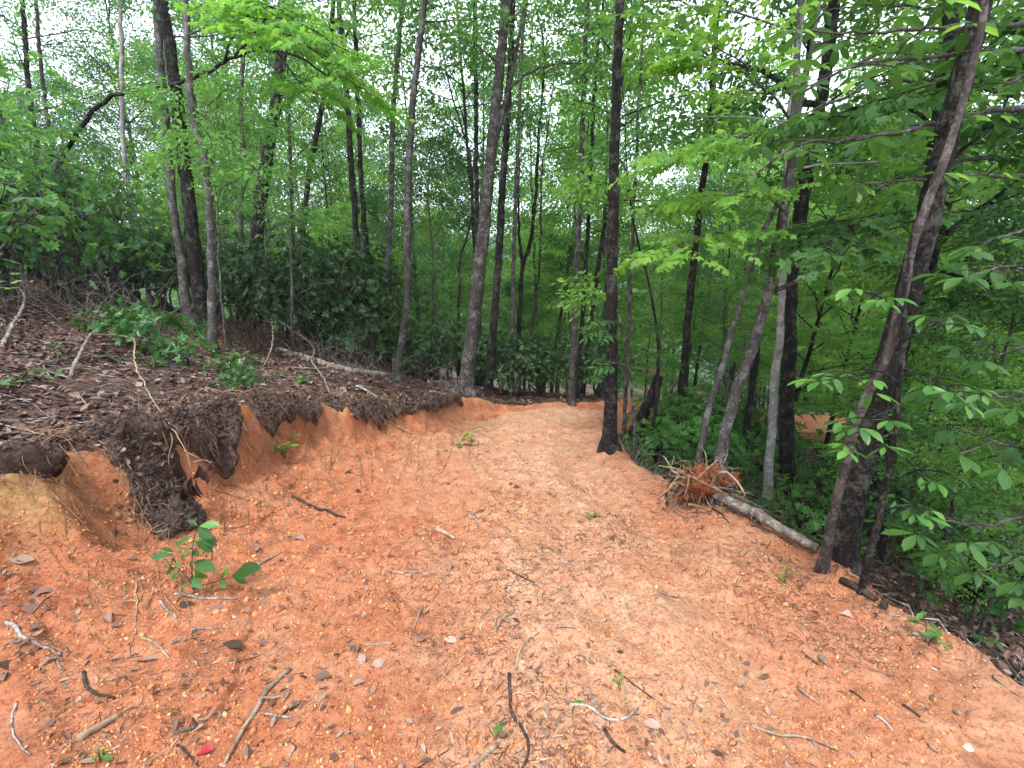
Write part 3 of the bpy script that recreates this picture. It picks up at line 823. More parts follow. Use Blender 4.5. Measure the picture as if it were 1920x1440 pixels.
T('tree', 'slim dark trunk partly hidden behind the big forked pale-grey trunk', 'tree', [(898, 690), (896, 500), (893, 330), (892, 180), (890, 20)], 11.5, 17, 13, 'bark_dark', 7, crown=C1, seed=11)
T('tree', 'dark furrowed trunk just right of the big forked pale-grey trunk', 'tree', [(916, 738), (926, 610), (934, 500), (941, 380), (950, 240), (958, 90), (962, 0)], None, 27, 19, 'bark_dark', 7, crown=C1, seed=12, furrow=.08, sides=26, step=.07, flare=1.4)
T('tree', 'slim grey trunk left of two standing close together behind the thicket end', 'tree', [(959, 665), (962, 520), (966, 400), (972, 250), (980, 60)], 12.6, 15, 11, 'bark_slim', 6, crown=C1, seed=13)
T('tree', 'slim black trunk that forks above head height, right of two standing close together', 'tree', [(970, 665), (976, 560), (980, 500), (992, 462), (1003, 380), (1010, 250)], 13.2, 17, 9, 'bark_dark', 5, crown=C1, seed=14, limbs=[([(980, 500, 13.2), (974, 450, 13.2), (972, 380, 13.2), (975, 300, 13.2)], 10, 4, .6)])
T('sapling', 'thin dark sapling bending right above the thicket', 'sapling', [(858, 660), (861, 540), (864, 480), (880, 425), (885, 330), (876, 270), (860, 220)], 10.5, 11, 6, 'bark_dark', 2, crown=(8, 1.2, 0), seed=15)
T('tree', 'smooth dark-grey trunk at the far bend of the road, front one of a pair', 'tree', [(1070, 757), (1076, 640), (1083, 480), (1089, 330), (1094, 200), (1100, 40)], None, 22, 14, 'bark_grey', 7, crown=C1, seed=16, flare=1.4)
T('tree', 'leaning dark trunk rear one of the pair at the far bend', 'tree', [(1082, 745), (1089, 640), (1096, 530), (1102, 430), (1108, 300), (1118, 120)], 10.6, 15, 10, 'bark_dark', 6, crown=C1, seed=17)
# --- right edge of the road
T('oak_tree', 'tall straight dark trunk standing at the right edge of the road', 'tree', [(1143, 842), (1146, 700), (1147, 520), (1150, 360), (1155, 200), (1162, 0)], None, 43, 28, 'bark_dark', 10, crown=(10, 2.8, 1), seed=18, furrow=.09, sides=36, step=.06, flare=1.45, rough=.1,
  limbs=[([(1148, 560, 6.3), (1128, 545, 6.2), (1110, 560, 6.1)], 4, 3, .25), ([(1151, 360, 6.3), (1130, 340, 6.2), (1100, 350, 6.0)], 5, 4, .4), ([(1151, 380, 6.3), (1180, 375, 6.2), (1225, 390, 6.0)], 5, 4, .4)], leafmat='leaf_light')
T('sapling', 'thin upright sapling close behind the tall straight roadside trunk', 'sapling', [(1172, 780), (1176, 660), (1182, 520), (1190, 380), (1196, 220), (1205, 60)], 7.6, 13, 8, 'bark_grey', 4, crown=(10, 1.4, 0), seed=19)
T('sapling', 'thin crooked sapling leaning out beside the broken snag', 'sapling', [(1228, 735), (1233, 640), (1222, 560), (1209, 500), (1196, 460), (1186, 400)], 7.3, 12, 6, 'bark_dark', 2, crown=(8, 1.1, 0), seed=20)
T('tree', 'slim brown trunk leaning right, left one of the pair behind the upturned roots', 'tree', [(1302, 885), (1322, 800), (1345, 715), (1368, 640), (1392, 555), (1430, 440), (1458, 380), (1490, 260)], 4.9, 22, 13, 'bark_slim', 4, crown=(10, 1.8, .2), seed=21, leafmat='leaf_light', kind='maple')
T('tree', 'thicker grey trunk leaning right, right one of the pair behind the upturned roots', 'tree', [(1345, 895), (1362, 800), (1385, 720), (1415, 640), (1440, 545), (1466, 440), (1478, 350), (1488, 220), (1497, 100), (1500, 0)], 4.8, 37, 17, 'bark_slim', 5, crown=(14, 2.2, .2), seed=22, flare=1.5, kind='maple',
  limbs=[([(1453, 545, 4.8), (1495, 522, 4.8), (1525, 490, 4.75), (1580, 440, 4.7), (1650, 350, 4.6)], 14, 9, .5), ([(1478, 400, 4.8), (1440, 372, 4.6), (1390, 360, 4.4), (1330, 380, 4.2)], 7, 10, .5),
         ([(1484, 300, 4.8), (1430, 265, 4.6), (1350, 260, 4.4), (1270, 290, 4.2)], 8, 12, .55), ([(1487, 230, 4.8), (1440, 170, 4.6), (1380, 110, 4.4), (1330, 80, 4.3)], 8, 11, .55), ([(1470, 430, 4.8), (1420, 450, 4.5), (1340, 440, 4.2), (1260, 470, 4.0)], 6, 9, .45)],
  leafmat='leaf_light', ss=.72)
T('birch_tree', 'whitish bare-barked trunk below the road, in front of a black trunk', 'tree', [(1437, 965), (1441, 880), (1448, 790), (1452, 720), (1461, 640), (1466, 540), (1474, 400), (1480, 250)], None, 21, 12, 'bark_pale', 6, crown=C1, seed=23, rough=.05, wk=.8)
T('oak_tree', 'thick black trunk standing directly behind the whitish trunk', 'tree', [(1478, 945), (1474, 800), (1478, 660), (1488, 500), (1512, 330), (1540, 180), (1566, 0)], 6.9, 41, 32, 'bark_dark', 7, crown=(10, 2.8, .5), seed=24, furrow=.09, sides=32, step=.07, wk=.66, flare=1.6,
  limbs=[([(1540, 195, 6.9), (1500, 190, 7.2), (1470, 160, 7.5), (1420, 130, 7.8), (1370, 118, 8.0), (1325, 100, 8.2), (1300, 75, 8.4), (1265, 60, 8.6)], 17, 12, .8),
         ([(1495, 480, 6.9), (1540, 430, 6.8), (1600, 380, 6.7), (1670, 310, 6.6)], 9, 8, .6)], leafmat='leaf_mid')
T('oak_tree', 'very thick dark trunk leaning right at the right edge of the road', 'tree', [(1572, 1078), (1600, 930), (1625, 820), (1662, 690), (1700, 560), (1735, 430), (1762, 310), (1800, 160), (1842, 0)], 2.95, 76, 58, 'bark_dark', 8, crown=(10, 2.6, 2), seed=25, furrow=.10, jit=.012, wk=.60, flare=1.12, sides=54, rough=.09, step=.035)
T('cucumber_tree', 'smooth reddish-brown trunk hugging the very thick leaning dark trunk', 'tree', [(1548, 1045), (1572, 920), (1592, 840), (1625, 740), (1655, 680), (1688, 570), (1716, 440), (1745, 360), (1775, 285), (1806, 190), (1838, 60), (1850, 0)], [2.84, 2.76, 2.70, 2.66, 2.62, 2.60, 2.60, 2.60, 2.62, 2.64, 2.66, 2.66], 36, 27, 'bark_red', 4, crown=(10, 1.8, .6), seed=26, jit=.01, wk=.46, flare=1.2, sides=16, kind='oval', leafmat='leaf_big', rough=.06, step=.08)
T('oak_tree', 'deeply furrowed black trunk just downhill of the very thick leaning trunk', 'tree', [(1638, 1000), (1655, 850), (1668, 720), (1700, 600), (1738, 480), (1752, 340), (1768, 180), (1782, 0)], 4.6, 58, 42, 'bark_dark', 7, crown=(9, 2.6, .5), seed=27, furrow=.10, wk=.68, sides=44, step=.05,
  limbs=[([(1742, 470, 4.6), (1800, 420, 4.5), (1850, 385, 4.4), (1910, 335, 4.3), (1990, 270, 4.2)], 19, 12, .7), ([(1752, 330, 4.6), (1830, 260, 4.5), (1920, 200, 4.5)], 10, 12, .7), ([(1740, 500, 4.6), (1800, 520, 4.3), (1880, 540, 4.0), (1960, 580, 3.8)], 9, 12, .6), ([(1745, 420, 4.6), (1680, 400, 4.4), (1600, 420, 4.2), (1540, 470, 4.0)], 9, 12, .6), ([(1760, 250, 4.6), (1700, 200, 4.4), (1640, 190, 4.2), (1560, 220, 4.0)], 9, 12, .6), ([(1765, 200, 4.6), (1840, 120, 4.4), (1930, 80, 4.2)], 9, 10, .6)], leafmat='leaf_deep', kind='maple')
# --- left side, farther
T('tree', 'thin black trunk near the top left corner', 'tree', [(66, 330), (52, 140), (46, 60), (42, 0)], 13, 16, 13, 'bark_dark', 6, crown=(18, 3, -2.6), seed=31)
T('tree', 'thin grey trunk to the right of the black one near the top left corner', 'tree', [(90, 320), (80, 150), (72, 70), (68, 0)], 14, 13, 10, 'bark_grey', 6, crown=(18, 3, -2.6), seed=32)
T('dead_snag', 'pale bare dead trunk seen through the gap above the left thicket', 'dead tree', [(232, 300), (229, 230), (228, 150), (226, 40)], 10.5, 15, 12, 'bark_pale', 2, seed=33)
T('sapling', 'thin pale straight sapling at the head of the fallen log', 'sapling', [(548, 655), (547, 560), (545, 430), (543, 300), (540, 200)], 8.9, 10, 6, 'bark_slim', 2, crown=(8, 1.2, 0), seed=34)
T('sapling', 'thin bare sapling right of the slim grey kinked trunk', 'sapling', [(427, 662), (420, 600), (413, 540), (411, 470), (408, 380)], 7.9, 8, 5, 'bark_slim', 1.5, crown=(6, 1, 0), seed=35)
T('sapling', 'short thin sapling rising from the dark brush heap beside the log', 'sapling', [(497, 622), (495, 570), (499, 520), (497, 440)], 9.1, 8, 5, 'bark_grey', 1.5, crown=(6, 1, 0), seed=36)
T('maple_tree', 'arching maple with bright lime leaves at its drooping tip, upper left', 'tree', [(60, 420), (110, 310), (155, 235), (190, 195), (225, 176), (300, 164), (350, 150), (400, 128), (440, 106), (468, 96), (520, 98), (570, 112), (610, 140)], [9.8, 9.6, 9.3, 9.1, 8.9, 8.4, 8.0, 7.6, 7.3, 7.1, 6.8, 6.4, 6.2], 12, 5, 'bark_dark', None, seed=37, wk=.75, kind='maple', leafmat='leaf_lime', ss=.72, tiltcrown=.25,
  limbs=[([(440, 106, 7.3), (480, 60, 6.8), (540, 40, 5.6), (610, 70, 5.4), (650, 130, 5.3)], 5, 16, .45), ([(468, 96, 7.1), (520, 80, 6.6), (580, 90, 5.5), (630, 130, 5.4), (668, 160, 5.3)], 5, 18, .5), ([(420, 118, 7.4), (440, 60, 7.0), (470, 25, 6.7), (520, 10, 6.3)], 5, 14, .45), ([(520, 98, 6.8), (560, 150, 6.4), (600, 185, 6.0)], 4, 10, .4)])
# chestnut sapling with long leaves in front of the tall roadside trunk
T('chestnut_sapling', 'leafy chestnut sapling with long drooping leaves before the tall straight trunk', 'sapling', [(1190, 860), (1188, 780), (1182, 700), (1172, 640), (1160, 590)], 5.6, 7, 4, 'bark_grey', None, seed=38, wk=1, kind='chest', leafmat='leaf_deep', ss=.55,
  limbs=[([(1182, 690, 5.6), (1150, 680, 5.5), (1120, 700, 5.4)], 3, 4, .22), ([(1180, 680, 5.6), (1215, 660, 5.5), (1245, 680, 5.4)], 3, 4, .22), ([(1172, 640, 5.6), (1200, 610, 5.5), (1230, 620, 5.4)], 3, 4, .22), ([(1165, 610, 5.6), (1140, 600, 5.5), (1120, 620, 5.4)], 3, 4, .22)])

# --- woodland beyond: whole trees copied from a handful of grown ones
def variant(seed, bark, leafmat, kind, **k):
    w, c = grow(seed, kind=kind, **k)
    return (w.mesh('trunk', M[bark]), c.mesh('crown', kind, M[leafmat]))
UNDER = [variant(601, 'bark_grey', 'leaf_light', 'clump', H=7.5, h0=1.2, r0=.055, nlimb=26, Lmax=2.3, nb=7, ns=3, ss=.95, tilt=.7, rise=.55),
         variant(602, 'bark_dark', 'leaf_light', 'beech', H=9.5, h0=1.8, r0=.08, nlimb=30, Lmax=2.6, nb=7, ns=4, ss=1.0, tilt=.7, rise=.5),
         variant(603, 'bark_slim', 'leaf_light', 'maple', H=6.5, h0=1.0, r0=.045, nlimb=24, Lmax=2.1, nb=7, ns=3, ss=.9, tilt=.5, rise=.45),
         variant(604, 'bark_grey', 'leaf_deep', 'clump', H=8.5, h0=1.6, r0=.065, nlimb=28, Lmax=2.4, nb=7, ns=3, ss=1.0, tilt=.8, rise=.6),
         variant(605, 'bark_slim', 'leaf_light', 'clump', H=11, h0=2.4, r0=.075, nlimb=32, Lmax=2.5, nb=7, ns=3, ss=1.0, tilt=.8, rise=.6)]
TALL = [variant(701, 'bark_dark', 'leaf_deep', 'farclump', H=19, h0=6.5, r0=.17, nlimb=40, Lmax=3.9, nb=7, ns=3, ss=1.0, rise=.6, lean=.04, sides=10, tilt=.9),
        variant(702, 'bark_grey', 'leaf_light', 'farclump', H=17, h0=5.5, r0=.13, nlimb=38, Lmax=3.5, nb=7, ns=3, ss=1.0, rise=.65, lean=.06, sides=10, tilt=.9),
        variant(703, 'bark_dark', 'leaf_mid', 'farclump', H=22, h0=7.5, r0=.2, nlimb=44, Lmax=4.3, nb=7, ns=3, ss=1.05, rise=.6, lean=.03, sides=10, tilt=.9),
        variant(704, 'bark_grey', 'leaf_deep', 'farclump', H=15, h0=4.0, r0=.11, nlimb=38, Lmax=3.1, nb=7, ns=3, ss=.95, rise=.55, lean=.07, sides=10, tilt=.9)]
POLE = [variant(751, 'bark_dark', 'leaf_deep', 'clump', H=13, h0=4.6, r0=.075, nlimb=22, Lmax=1.9, nb=6, ns=3, ss=1.0, rise=.6, lean=.03, tilt=.8),
        variant(752, 'bark_grey', 'leaf_light', 'clump', H=12, h0=3.8, r0=.06, nlimb=20, Lmax=1.8, nb=6, ns=3, ss=1.0, rise=.6, lean=.05, tilt=.8),
        variant(753, 'bark_dark', 'leaf_light', 'clump', H=15, h0=5.5, r0=.09, nlimb=24, Lmax=2.1, nb=6, ns=3, ss=1.05, rise=.6, lean=.02, tilt=.8)]
def copy_tree(pair, name, label, cat, group, x, y, s, rz, tilt=(0, 0)):
    o = thing(name, label, cat, (x, y, tz(x, y) - .05), group)
    o.rotation_euler = (tilt[0], tilt[1], rz); o.scale = (s, s, s)
    link('trunk', pair[0], o); tag(link('crown', pair[1], o), kind='stuff')
    return o
placed = [(p[1][0], p[1][1]) for p in HERO]
def free(x, y, d):
    return all((x - a) ** 2 + (y - b) ** 2 > d * d for a, b in placed)
def onroad(x, y):
    z, ins_, l_, r_, t_, li, dl_, dr_ = terr([x], [y], True)
    return bool(ins_[0]) or min(dl_[0], dr_[0]) < .8
r_ = np.random.default_rng(5)
G = []
SHORT = [(-590, 'the leftmost slim trunk of the three'), (-575, 'the thick dark trunk of the three'), (-562, 'the kinked slim trunk of the three'), (-465, 'the stout leaning dark trunk'), (-392, 'the right-curving dark trunk'),
         (-275, 'the straight black trunk'), (-233, 'the left trunk of the slender pair'), (-196, 'the bow-footed trunk'), (-62, 'the big forked trunk'), (-28, 'the dark furrowed trunk'), (8, 'the two close trunks'), (122, 'the pair at the bend'), (188, 'the tall roadside trunk'),
         (262, 'the crooked sapling'), (420, 'the slim brown leaning trunk'), (468, 'the grey leaning trunk'), (500, 'the whitish trunk'), (526, 'the black trunk by the whitish one'), (740, 'the very thick leaning trunk'), (780, 'the furrowed downhill trunk'),
         (-920, 'the black trunk at the top left'), (-730, 'the bare dead trunk'), (-840, 'the arching maple'), (900, 'the right-edge umbrella trees'), (330, 'the broken snag'), (600, 'the open view of the lower road'), (60, 'the thicket end')]
def wood_band(n, vs, name, what, cat, group, ylo, yhi, alo, ahi, smin, smax, gap, tries=4000):
    c = 0
    for _ in range(tries):
        if c >= n: break
        y = ylo + (yhi - ylo) * r_.random() ** 1.15; a = r_.uniform(alo, ahi); x = y * a
        if not free(x, y, gap) or onroad(x, y): continue
        o = copy_tree(vs[r_.integers(len(vs))], name, '', cat, group, x, y, r_.uniform(smin, smax), r_.uniform(0, 6.28), (r_.normal(0, .03), r_.normal(0, .03)))
        G.append((o, what, FPX * x / wdepth(np.array([x, y, tz(x, y) + 2.0])), y)); placed.append((x, y)); c += 1
wood_band(14, UNDER, 'understory_tree', 'low understory tree', 'tree', 'understory trees behind the left thicket', 12.5, 24, -1.0, -.32, .4, .65, 2.0)
wood_band(26, UNDER, 'understory_tree', 'low understory tree', 'tree', 'understory trees beyond the bend', 12.5, 32, -.3, .32, .5, .85, 2.0)
wood_band(36, UNDER, 'understory_tree', 'low understory tree', 'tree', 'understory trees right of the road', 7.5, 26, .42, 1.15, .5, .95, 1.7)
wood_band(34, POLE, 'pole_tree', 'thin straight pole tree', 'tree', 'thin pole trees in the middle distance', 11.5, 26, -.62, .9, .75, 1.1, 1.3)
wood_band(20, TALL, 'forest_tree', 'tall forest tree', 'tree', 'tall trees behind the left bank', 17, 42, -1.2, -.4, .75, 1.05, 2.4)
wood_band(16, TALL, 'forest_tree', 'tall forest tree', 'tree', 'tall trees below the bend', 20, 48, -.35, .35, .8, 1.1, 2.5)
wood_band(30, TALL, 'forest_tree', 'tall forest tree', 'tree', 'tall trees right of the road', 14, 42, .38, 1.15, .75, 1.05, 2.4)
for x, y, s_, k, lab in [(3.95, 3.9, .40, 3, 'small leafy tree just downhill of the very slim dark sapling'), (4.5, 4.8, .46, 2, 'small maple in the hollow behind the small leafy tree'), (3.65, 3.15, .30, 0, 'low leafy sapling above the long grey log'),
                         (5.1, 3.9, .48, 4, 'small tree at the right edge behind the umbrella tree'), (6.2, 5.6, .55, 2, 'small maple farther down the hollow at the right'), (5.4, 5.9, .5, 0, 'small light green tree between the furrowed trunk and the right edge')]:
    copy_tree(UNDER[k], 'small_tree', lab, 'tree', 'small trees in the hollow at the right', x, y, s_, r_.uniform(0, 6.28)); placed.append((x, y))
for x, y, s_, k, lab in [(4.3, 8.3, .95, 0, 'slim tree rising between the whitish trunk and the black trunk behind it'), (6.1, 7.6, 1.0, 1, 'slim leafy tree in the hollow right of the black trunk'), (7.8, 9.2, 1.05, 2, 'slim dark tree before the open stretch of the lower road'),
                         (5.3, 6.6, .9, 1, 'slim tree seen just left of the very thick leaning trunk'), (8.6, 7.4, 1.0, 0, 'slim tree low in the hollow right of the furrowed trunk'), (3.3, 9.0, .9, 2, 'slim dark tree behind the slim brown leaning trunk'), (6.8, 5.2, .85, 1, 'slim tree at the far right edge of the hollow')]:
    copy_tree(POLE[k], 'slim_tree', lab, 'tree', 'slim trees standing in the hollow at the right', x, y, s_, r_.uniform(0, 6.28), (r_.normal(0, .03), r_.normal(0, .03))); placed.append((x, y))
def name_woods():
    by = {}
    for o, what, u, y in G:
        k = min(SHORT, key=lambda q: abs(q[0] - u)); side = 'left of' if u < k[0] - 12 else ('right of' if u > k[0] + 12 else 'straight behind')
        by.setdefault((what, side, k[1]), []).append((y, o))
    NTH = ['nearest', 'second nearest', 'third nearest', 'fourth nearest', 'fifth nearest', 'sixth nearest', 'seventh nearest', 'eighth nearest', 'ninth nearest', 'tenth nearest', 'farthest but one', 'farthest']
    for (what, side, k), L in by.items():
        L.sort(key=lambda q: q[0])
        for i, (y, o) in enumerate(L):
            o['label'] = f"{what} {side} {k}" + (f", {NTH[min(i, 11)]}" if len(L) > 1 else ", in the distance")
name_woods()
# the wood beyond reads as one mass
def far_wood():
    m = MB()
    src = []
    for k in range(3):
        w, c = grow(801 + k, H=15, h0=3, r0=.15, nlimb=18, Lmax=3.6, kind='farclump', nb=4, ns=2, ss=1.5, rise=.3)
        D = np.array(c.D); P = np.array(c.P); S = np.array(c.S) * 1.25; U = np.array(c.U)
        src.append((frames(D, U) * S[:, None, None], P))
    q = np.random.default_rng(77)
    for i in range(150):
        y = q.uniform(44, 95); x = y * q.uniform(-1.2, 1.2); z = tz(x, y) - .5
        Mx, P = src[i % 3]; a = q.uniform(0, 6.28); s = q.uniform(.8, 1.25)
        Rz = np.array([[math.cos(a), -math.sin(a), 0], [math.sin(a), math.cos(a), 0], [0, 0, 1]]) * s
        m.scatter(SPR['farclump'][i % 4], Rz[None] @ Mx, P @ Rz.T + (x, y, z))
    o = link('distant_woods', m.mesh('distant_woods', M['leaf_mid'], False)); tag(o, 'green mass of woods far down the slope', kind='stuff')
far_wood()
# ------------------------------------------------------------------ rhododendron thickets and low shrubs
def shrub_mesh(seed, H, R, nst, nwh, leaf, size, bark, leafmat, per=8, bottom=.25, flatz=.55):
    r = np.random.default_rng(seed); wood = MB(); lv = MB()
    tips = []
    for i in range(nst):
        a = 6.28 * (i + r.uniform(-.3, .3)) / nst; rr = R * r.uniform(.25, .8); h = H * r.uniform(.55, .95)
        p = [(.05 * math.cos(a), .05 * math.sin(a), -.15), (rr * .3 * math.cos(a + .5), rr * .3 * math.sin(a + .5), h * .35), (rr * .75 * math.cos(a - .3), rr * .75 * math.sin(a - .3), h * .7), (rr * math.cos(a), rr * math.sin(a), h)]
        Q, _ = resample(p, .12, .09, seed * 7 + i)
        wood.tube(Q, np.linspace(.016 + .008 * H, .005, len(Q)), 5, .1, i, False)
        for j in range(3):
            k = int(r.uniform(.35, .95) * (len(Q) - 1)); b = r.uniform(0, 6.28); L = R * r.uniform(.3, .6)
            q, _ = resample([Q[k], Q[k] + (L * .5 * math.cos(b), L * .5 * math.sin(b), .1), Q[k] + (L * math.cos(b), L * math.sin(b), .3 * L)], .1, .05, seed + 31 * i + j)
            wood.tube(q, np.linspace(.010, .004, len(q)), 4, cap=False)
    D = []; P = []; S = []
    WH = [whorl(leaf, per, size, seed + k) for k in range(4)]
    n = nwh
    for i in range(n):
        a = r.uniform(0, 6.28); c = r.uniform(-.3, 1.0); s = math.sqrt(max(0, 1 - c * c)); f = r.uniform(.35, 1.0) ** .6
        lump = 1 + .48 * float(vnoise(math.cos(a) * 2 + seed, math.sin(a) * 2 + c * 2, None, seed)[()])
        p = np.array([s * math.cos(a) * R * f * lump, s * math.sin(a) * R * f * lump, H * (bottom + (1 - bottom) * (.30 + .70 * c * f * lump))])
        if p[2] < .05: continue
        d = np.array([s * math.cos(a), s * math.sin(a), .45 + .6 * max(c, 0)]) + r.normal(0, .55, 3)
        P.append(p); D.append(d); S.append(r.uniform(.75, 1.2))
    D = np.array(D); P = np.array(P); S = np.array(S)
    Fm = frames(D, np.array([.1, .05, 1.0])) * S[:, None, None]
    k = np.arange(len(P)) % 4
    for j in range(4): lv.scatter(WH[j], Fm[k == j], P[k == j])
    return wood.mesh('stems', M[bark]), lv.mesh('foliage', M[leafmat], False)

RH = [shrub_mesh(901, 1.7, 1.05, 12, 560, LANCE, .100, 'bark_slim', 'leaf_rhodo', 7), shrub_mesh(902, 1.4, 1.0, 11, 500, LANCE, .092, 'bark_slim', 'leaf_rhodo', 7),
      shrub_mesh(903, 2.1, 1.15, 13, 620, OVAL, .085, 'bark_slim', 'leaf_rhodo', 7)]
RHBIG = [shrub_mesh(905, 3.4, 1.6, 18, 520, OVAL, .10, 'bark_slim', 'leaf_mid', 7, .15), shrub_mesh(906, 3.0, 1.5, 16, 470, OVAL, .10, 'bark_slim', 'leaf_deep', 7, .15)]
LOWSH = [shrub_mesh(911, .75, .55, 6, 95, OVAL, .10, 'bark_grey', 'leaf_new', 6, .3), shrub_mesh(912, .5, .45, 5, 60, OVAL, .095, 'bark_grey', 'leaf_new', 6, .3)]
GRN = [shrub_mesh(915, 1.0, .8, 7, 190, OVAL, .09, 'bark_dark', 'leaf_mid', 7, .1), shrub_mesh(916, .8, .9, 7, 170, LANCE, .12, 'bark_dark', 'leaf_deep', 7, .1)]
def put_shrub(pair, name, label, x, y, s=1, rz=None, group=None, cat='shrub', dz=-.03, sz=1):
    o = thing(name, label, cat, (x, y, tz(x, y) + dz), group, r_.uniform(0, 6.28) if rz is None else rz); o.scale = (s, s, s * sz)
    link('stems', pair[0], o); tag(link('foliage', pair[1], o), kind='stuff'); return o
def atg(u, y):
    """ground point under picture column u at ground distance y"""
    lo, hi = 0, 1440
    x = 0
    for _ in range(3):
        z = tz(x, y); dep = y * math.cos(PITCH) - (z - CAM_H) * math.sin(PITCH); x = (u - 960) / FPX * dep
    return x, y
G1 = 'rhododendrons of the dark thicket behind the bank'
for k, (u, y, s, sz, lab) in enumerate([
    (470, 10.2, .95, 1.1, 'dark rhododendron behind the brush heap, leftmost of the thicket'),
    (545, 10.0, 1.1, 1.05, 'dark rhododendron behind the thin pale straight sapling'),
    (615, 9.9, 1.15, 1.0, 'large dark rhododendron in the middle of the thicket above the fallen log'),
    (585, 11.4, 1.2, 1.25, 'tall dark rhododendron at the back of the thicket above the log'),
    (680, 9.8, 1.05, .95, 'dark rhododendron just left of the slender pair of trunks'),
    (690, 11.3, 1.15, 1.1, 'dark rhododendron at the back between the black trunk and the slender pair'),
    (790, 9.6, .85, .85, 'low dark rhododendron right of the bowed trunk foot'),
    (815, 10.6, 1.0, .95, 'dark rhododendron between the bowed trunk and the big forked grey trunk'),
    (965, 10.3, .8, .85, 'low dark rhododendron right of the dark furrowed trunk'),
    (1010, 11.2, .95, .9, 'dark rhododendron left of the pair of trunks at the far bend'),
    (905, 11.0, .95, .95, 'dark rhododendron behind the big forked grey trunk'),
    (1120, 11.6, .8, .9, 'dark rhododendron behind the pair of trunks at the far bend'),
    (400, 11.2, 1.1, 1.15, 'dark rhododendron behind the tight clump of three trunks'),
    (310, 10.4, 1.05, 1.1, 'dark rhododendron left of the tight clump of three trunks')]):
    x, yy = atg(u, y); put_shrub(RH[k % 3], 'rhododendron_shrub', lab, x, yy, s, None, G1, sz=sz)
for k, (u, y, s, sz, lab) in enumerate([
    (10, 7.6, 1.0, 1.05, 'tall broadleaved shrub filling the left edge of the picture'),
    (120, 8.6, 1.0, 1.0, 'tall broadleaved shrub under the arching maple'),
    (215, 9.6, .95, .95, 'tall broadleaved shrub below the bare dead trunk'),
    (-80, 6.4, .8, .9, 'dark shrub at the far left edge close to the viewer'),
    (60, 10.5, 1.15, 1.2, 'tall shrub behind the shrubs at the left edge'), (250, 11.5, 1.0, .8, 'rounded shrub behind the clump of three trunks, farther up the slope'), (150, 11.8, 1.1, .9, 'rounded shrub behind the arching maple, far up the slope')]):
    x, yy = atg(u, y); put_shrub(RHBIG[k % 2], 'broadleaved_shrub', lab, x, yy, s, None, 'tall shrubs at the upper left', sz=sz)
for k, (u, v, s, lab) in enumerate([
    (300, 668, .95, 'fresh green low shrub on the leaf slope before the clump of three trunks'), (340, 690, .75, 'small fresh green shrub just downhill of the larger low shrub'),
    (240, 640, .8, 'fresh green low shrub left of the clump of three trunks'), (440, 706, .62, 'small green plant cluster by the grey log on the leaf slope'),
    (455, 735, .42, 'smallest green plant cluster above the bank edge')]):
    g = ground(u, v); put_shrub(LOWSH[k % 2], 'low_shrub', lab, g[0], g[1], s, None, 'fresh green low shrubs on the leaf slope')
for k, (x, y, s, lab) in enumerate([
    (2.2, 6.9, .75, 'dark tangled bush right behind the tall roadside trunk'), (2.9, 6.3, .8, 'dark green bush left of the upturned roots'), (3.0, 7.8, .9, 'green bush in the hollow below the bend'),
    (4.4, 7.6, .9, 'green bush right of the thick black trunk in the hollow'), (3.4, 4.9, .7, 'dark bush behind the root plate of the uprooted tree'), (5.4, 6.2, 1.0, 'green bush in the hollow between the whitish trunk and the furrowed trunk'),
    (4.3, 3.9, .8, 'dark bush downhill of the very thick leaning trunk'), (5.6, 4.6, 1.0, 'leafy bush in the hollow at the right'), (6.6, 5.6, 1.15, 'bright bush below the road at the right'), (7.6, 7.4, 1.2, 'bush in the hollow before the lower loop of the road'), (4.9, 2.9, .75, 'leafy bush at the right edge behind the long grey log'), (6.3, 3.9, 1.1, 'bush at the far right edge of the hollow'), (3.6, 9.1, .9, 'bush standing before the lower loop of the red road, nearest the bend'), (5.4, 9.6, 1.0, 'bush standing before the middle of the lower road loop'), (8.2, 10.6, 1.0, 'bush before the right end of the lower road loop'), (6.8, 8.6, 1.0, 'low green bush in the middle of the hollow floor'), (2.7, 8.1, 1.0, 'upright bush close behind the broken snag, hiding the bend'), (3.3, 8.9, 1.1, 'upright bush before the bend of the road, right of the crooked sapling'), (4.3, 9.7, 1.15, 'upright bush before the start of the lower road'), (4.9, 10.2, 1.1, 'bush touching the edge of the lower road behind the leaning pair'), (8.6, 11.2, 1.25, 'bush at the edge of the lower road right of its open stretch'), (10.2, 11.9, 1.3, 'second bush along the lower road edge, farther right'), (3.1, 7.0, .8, 'small green bush behind the broken snag'), (7.2, 6.6, 1.5, 'large bush right of the furrowed downhill trunk, hiding the lower road'), (9.0, 8.4, 1.5, 'large bush far right before the lower road'), (10.6, 9.6, 1.5, 'large bush at the far right end of the lower road'), (9.6, 6.6, 1.5, 'large bush low at the far right of the hollow'), (6.2, 7.6, 1.2, 'rounded bush before the lower road, right of the whitish trunk'), (12.2, 11.2, 1.6, 'farthest bush at the right before the lower road')]):
    put_shrub(GRN[k % 2], 'bush', lab, x, y, s, None, 'bushes in the hollow right of the road')

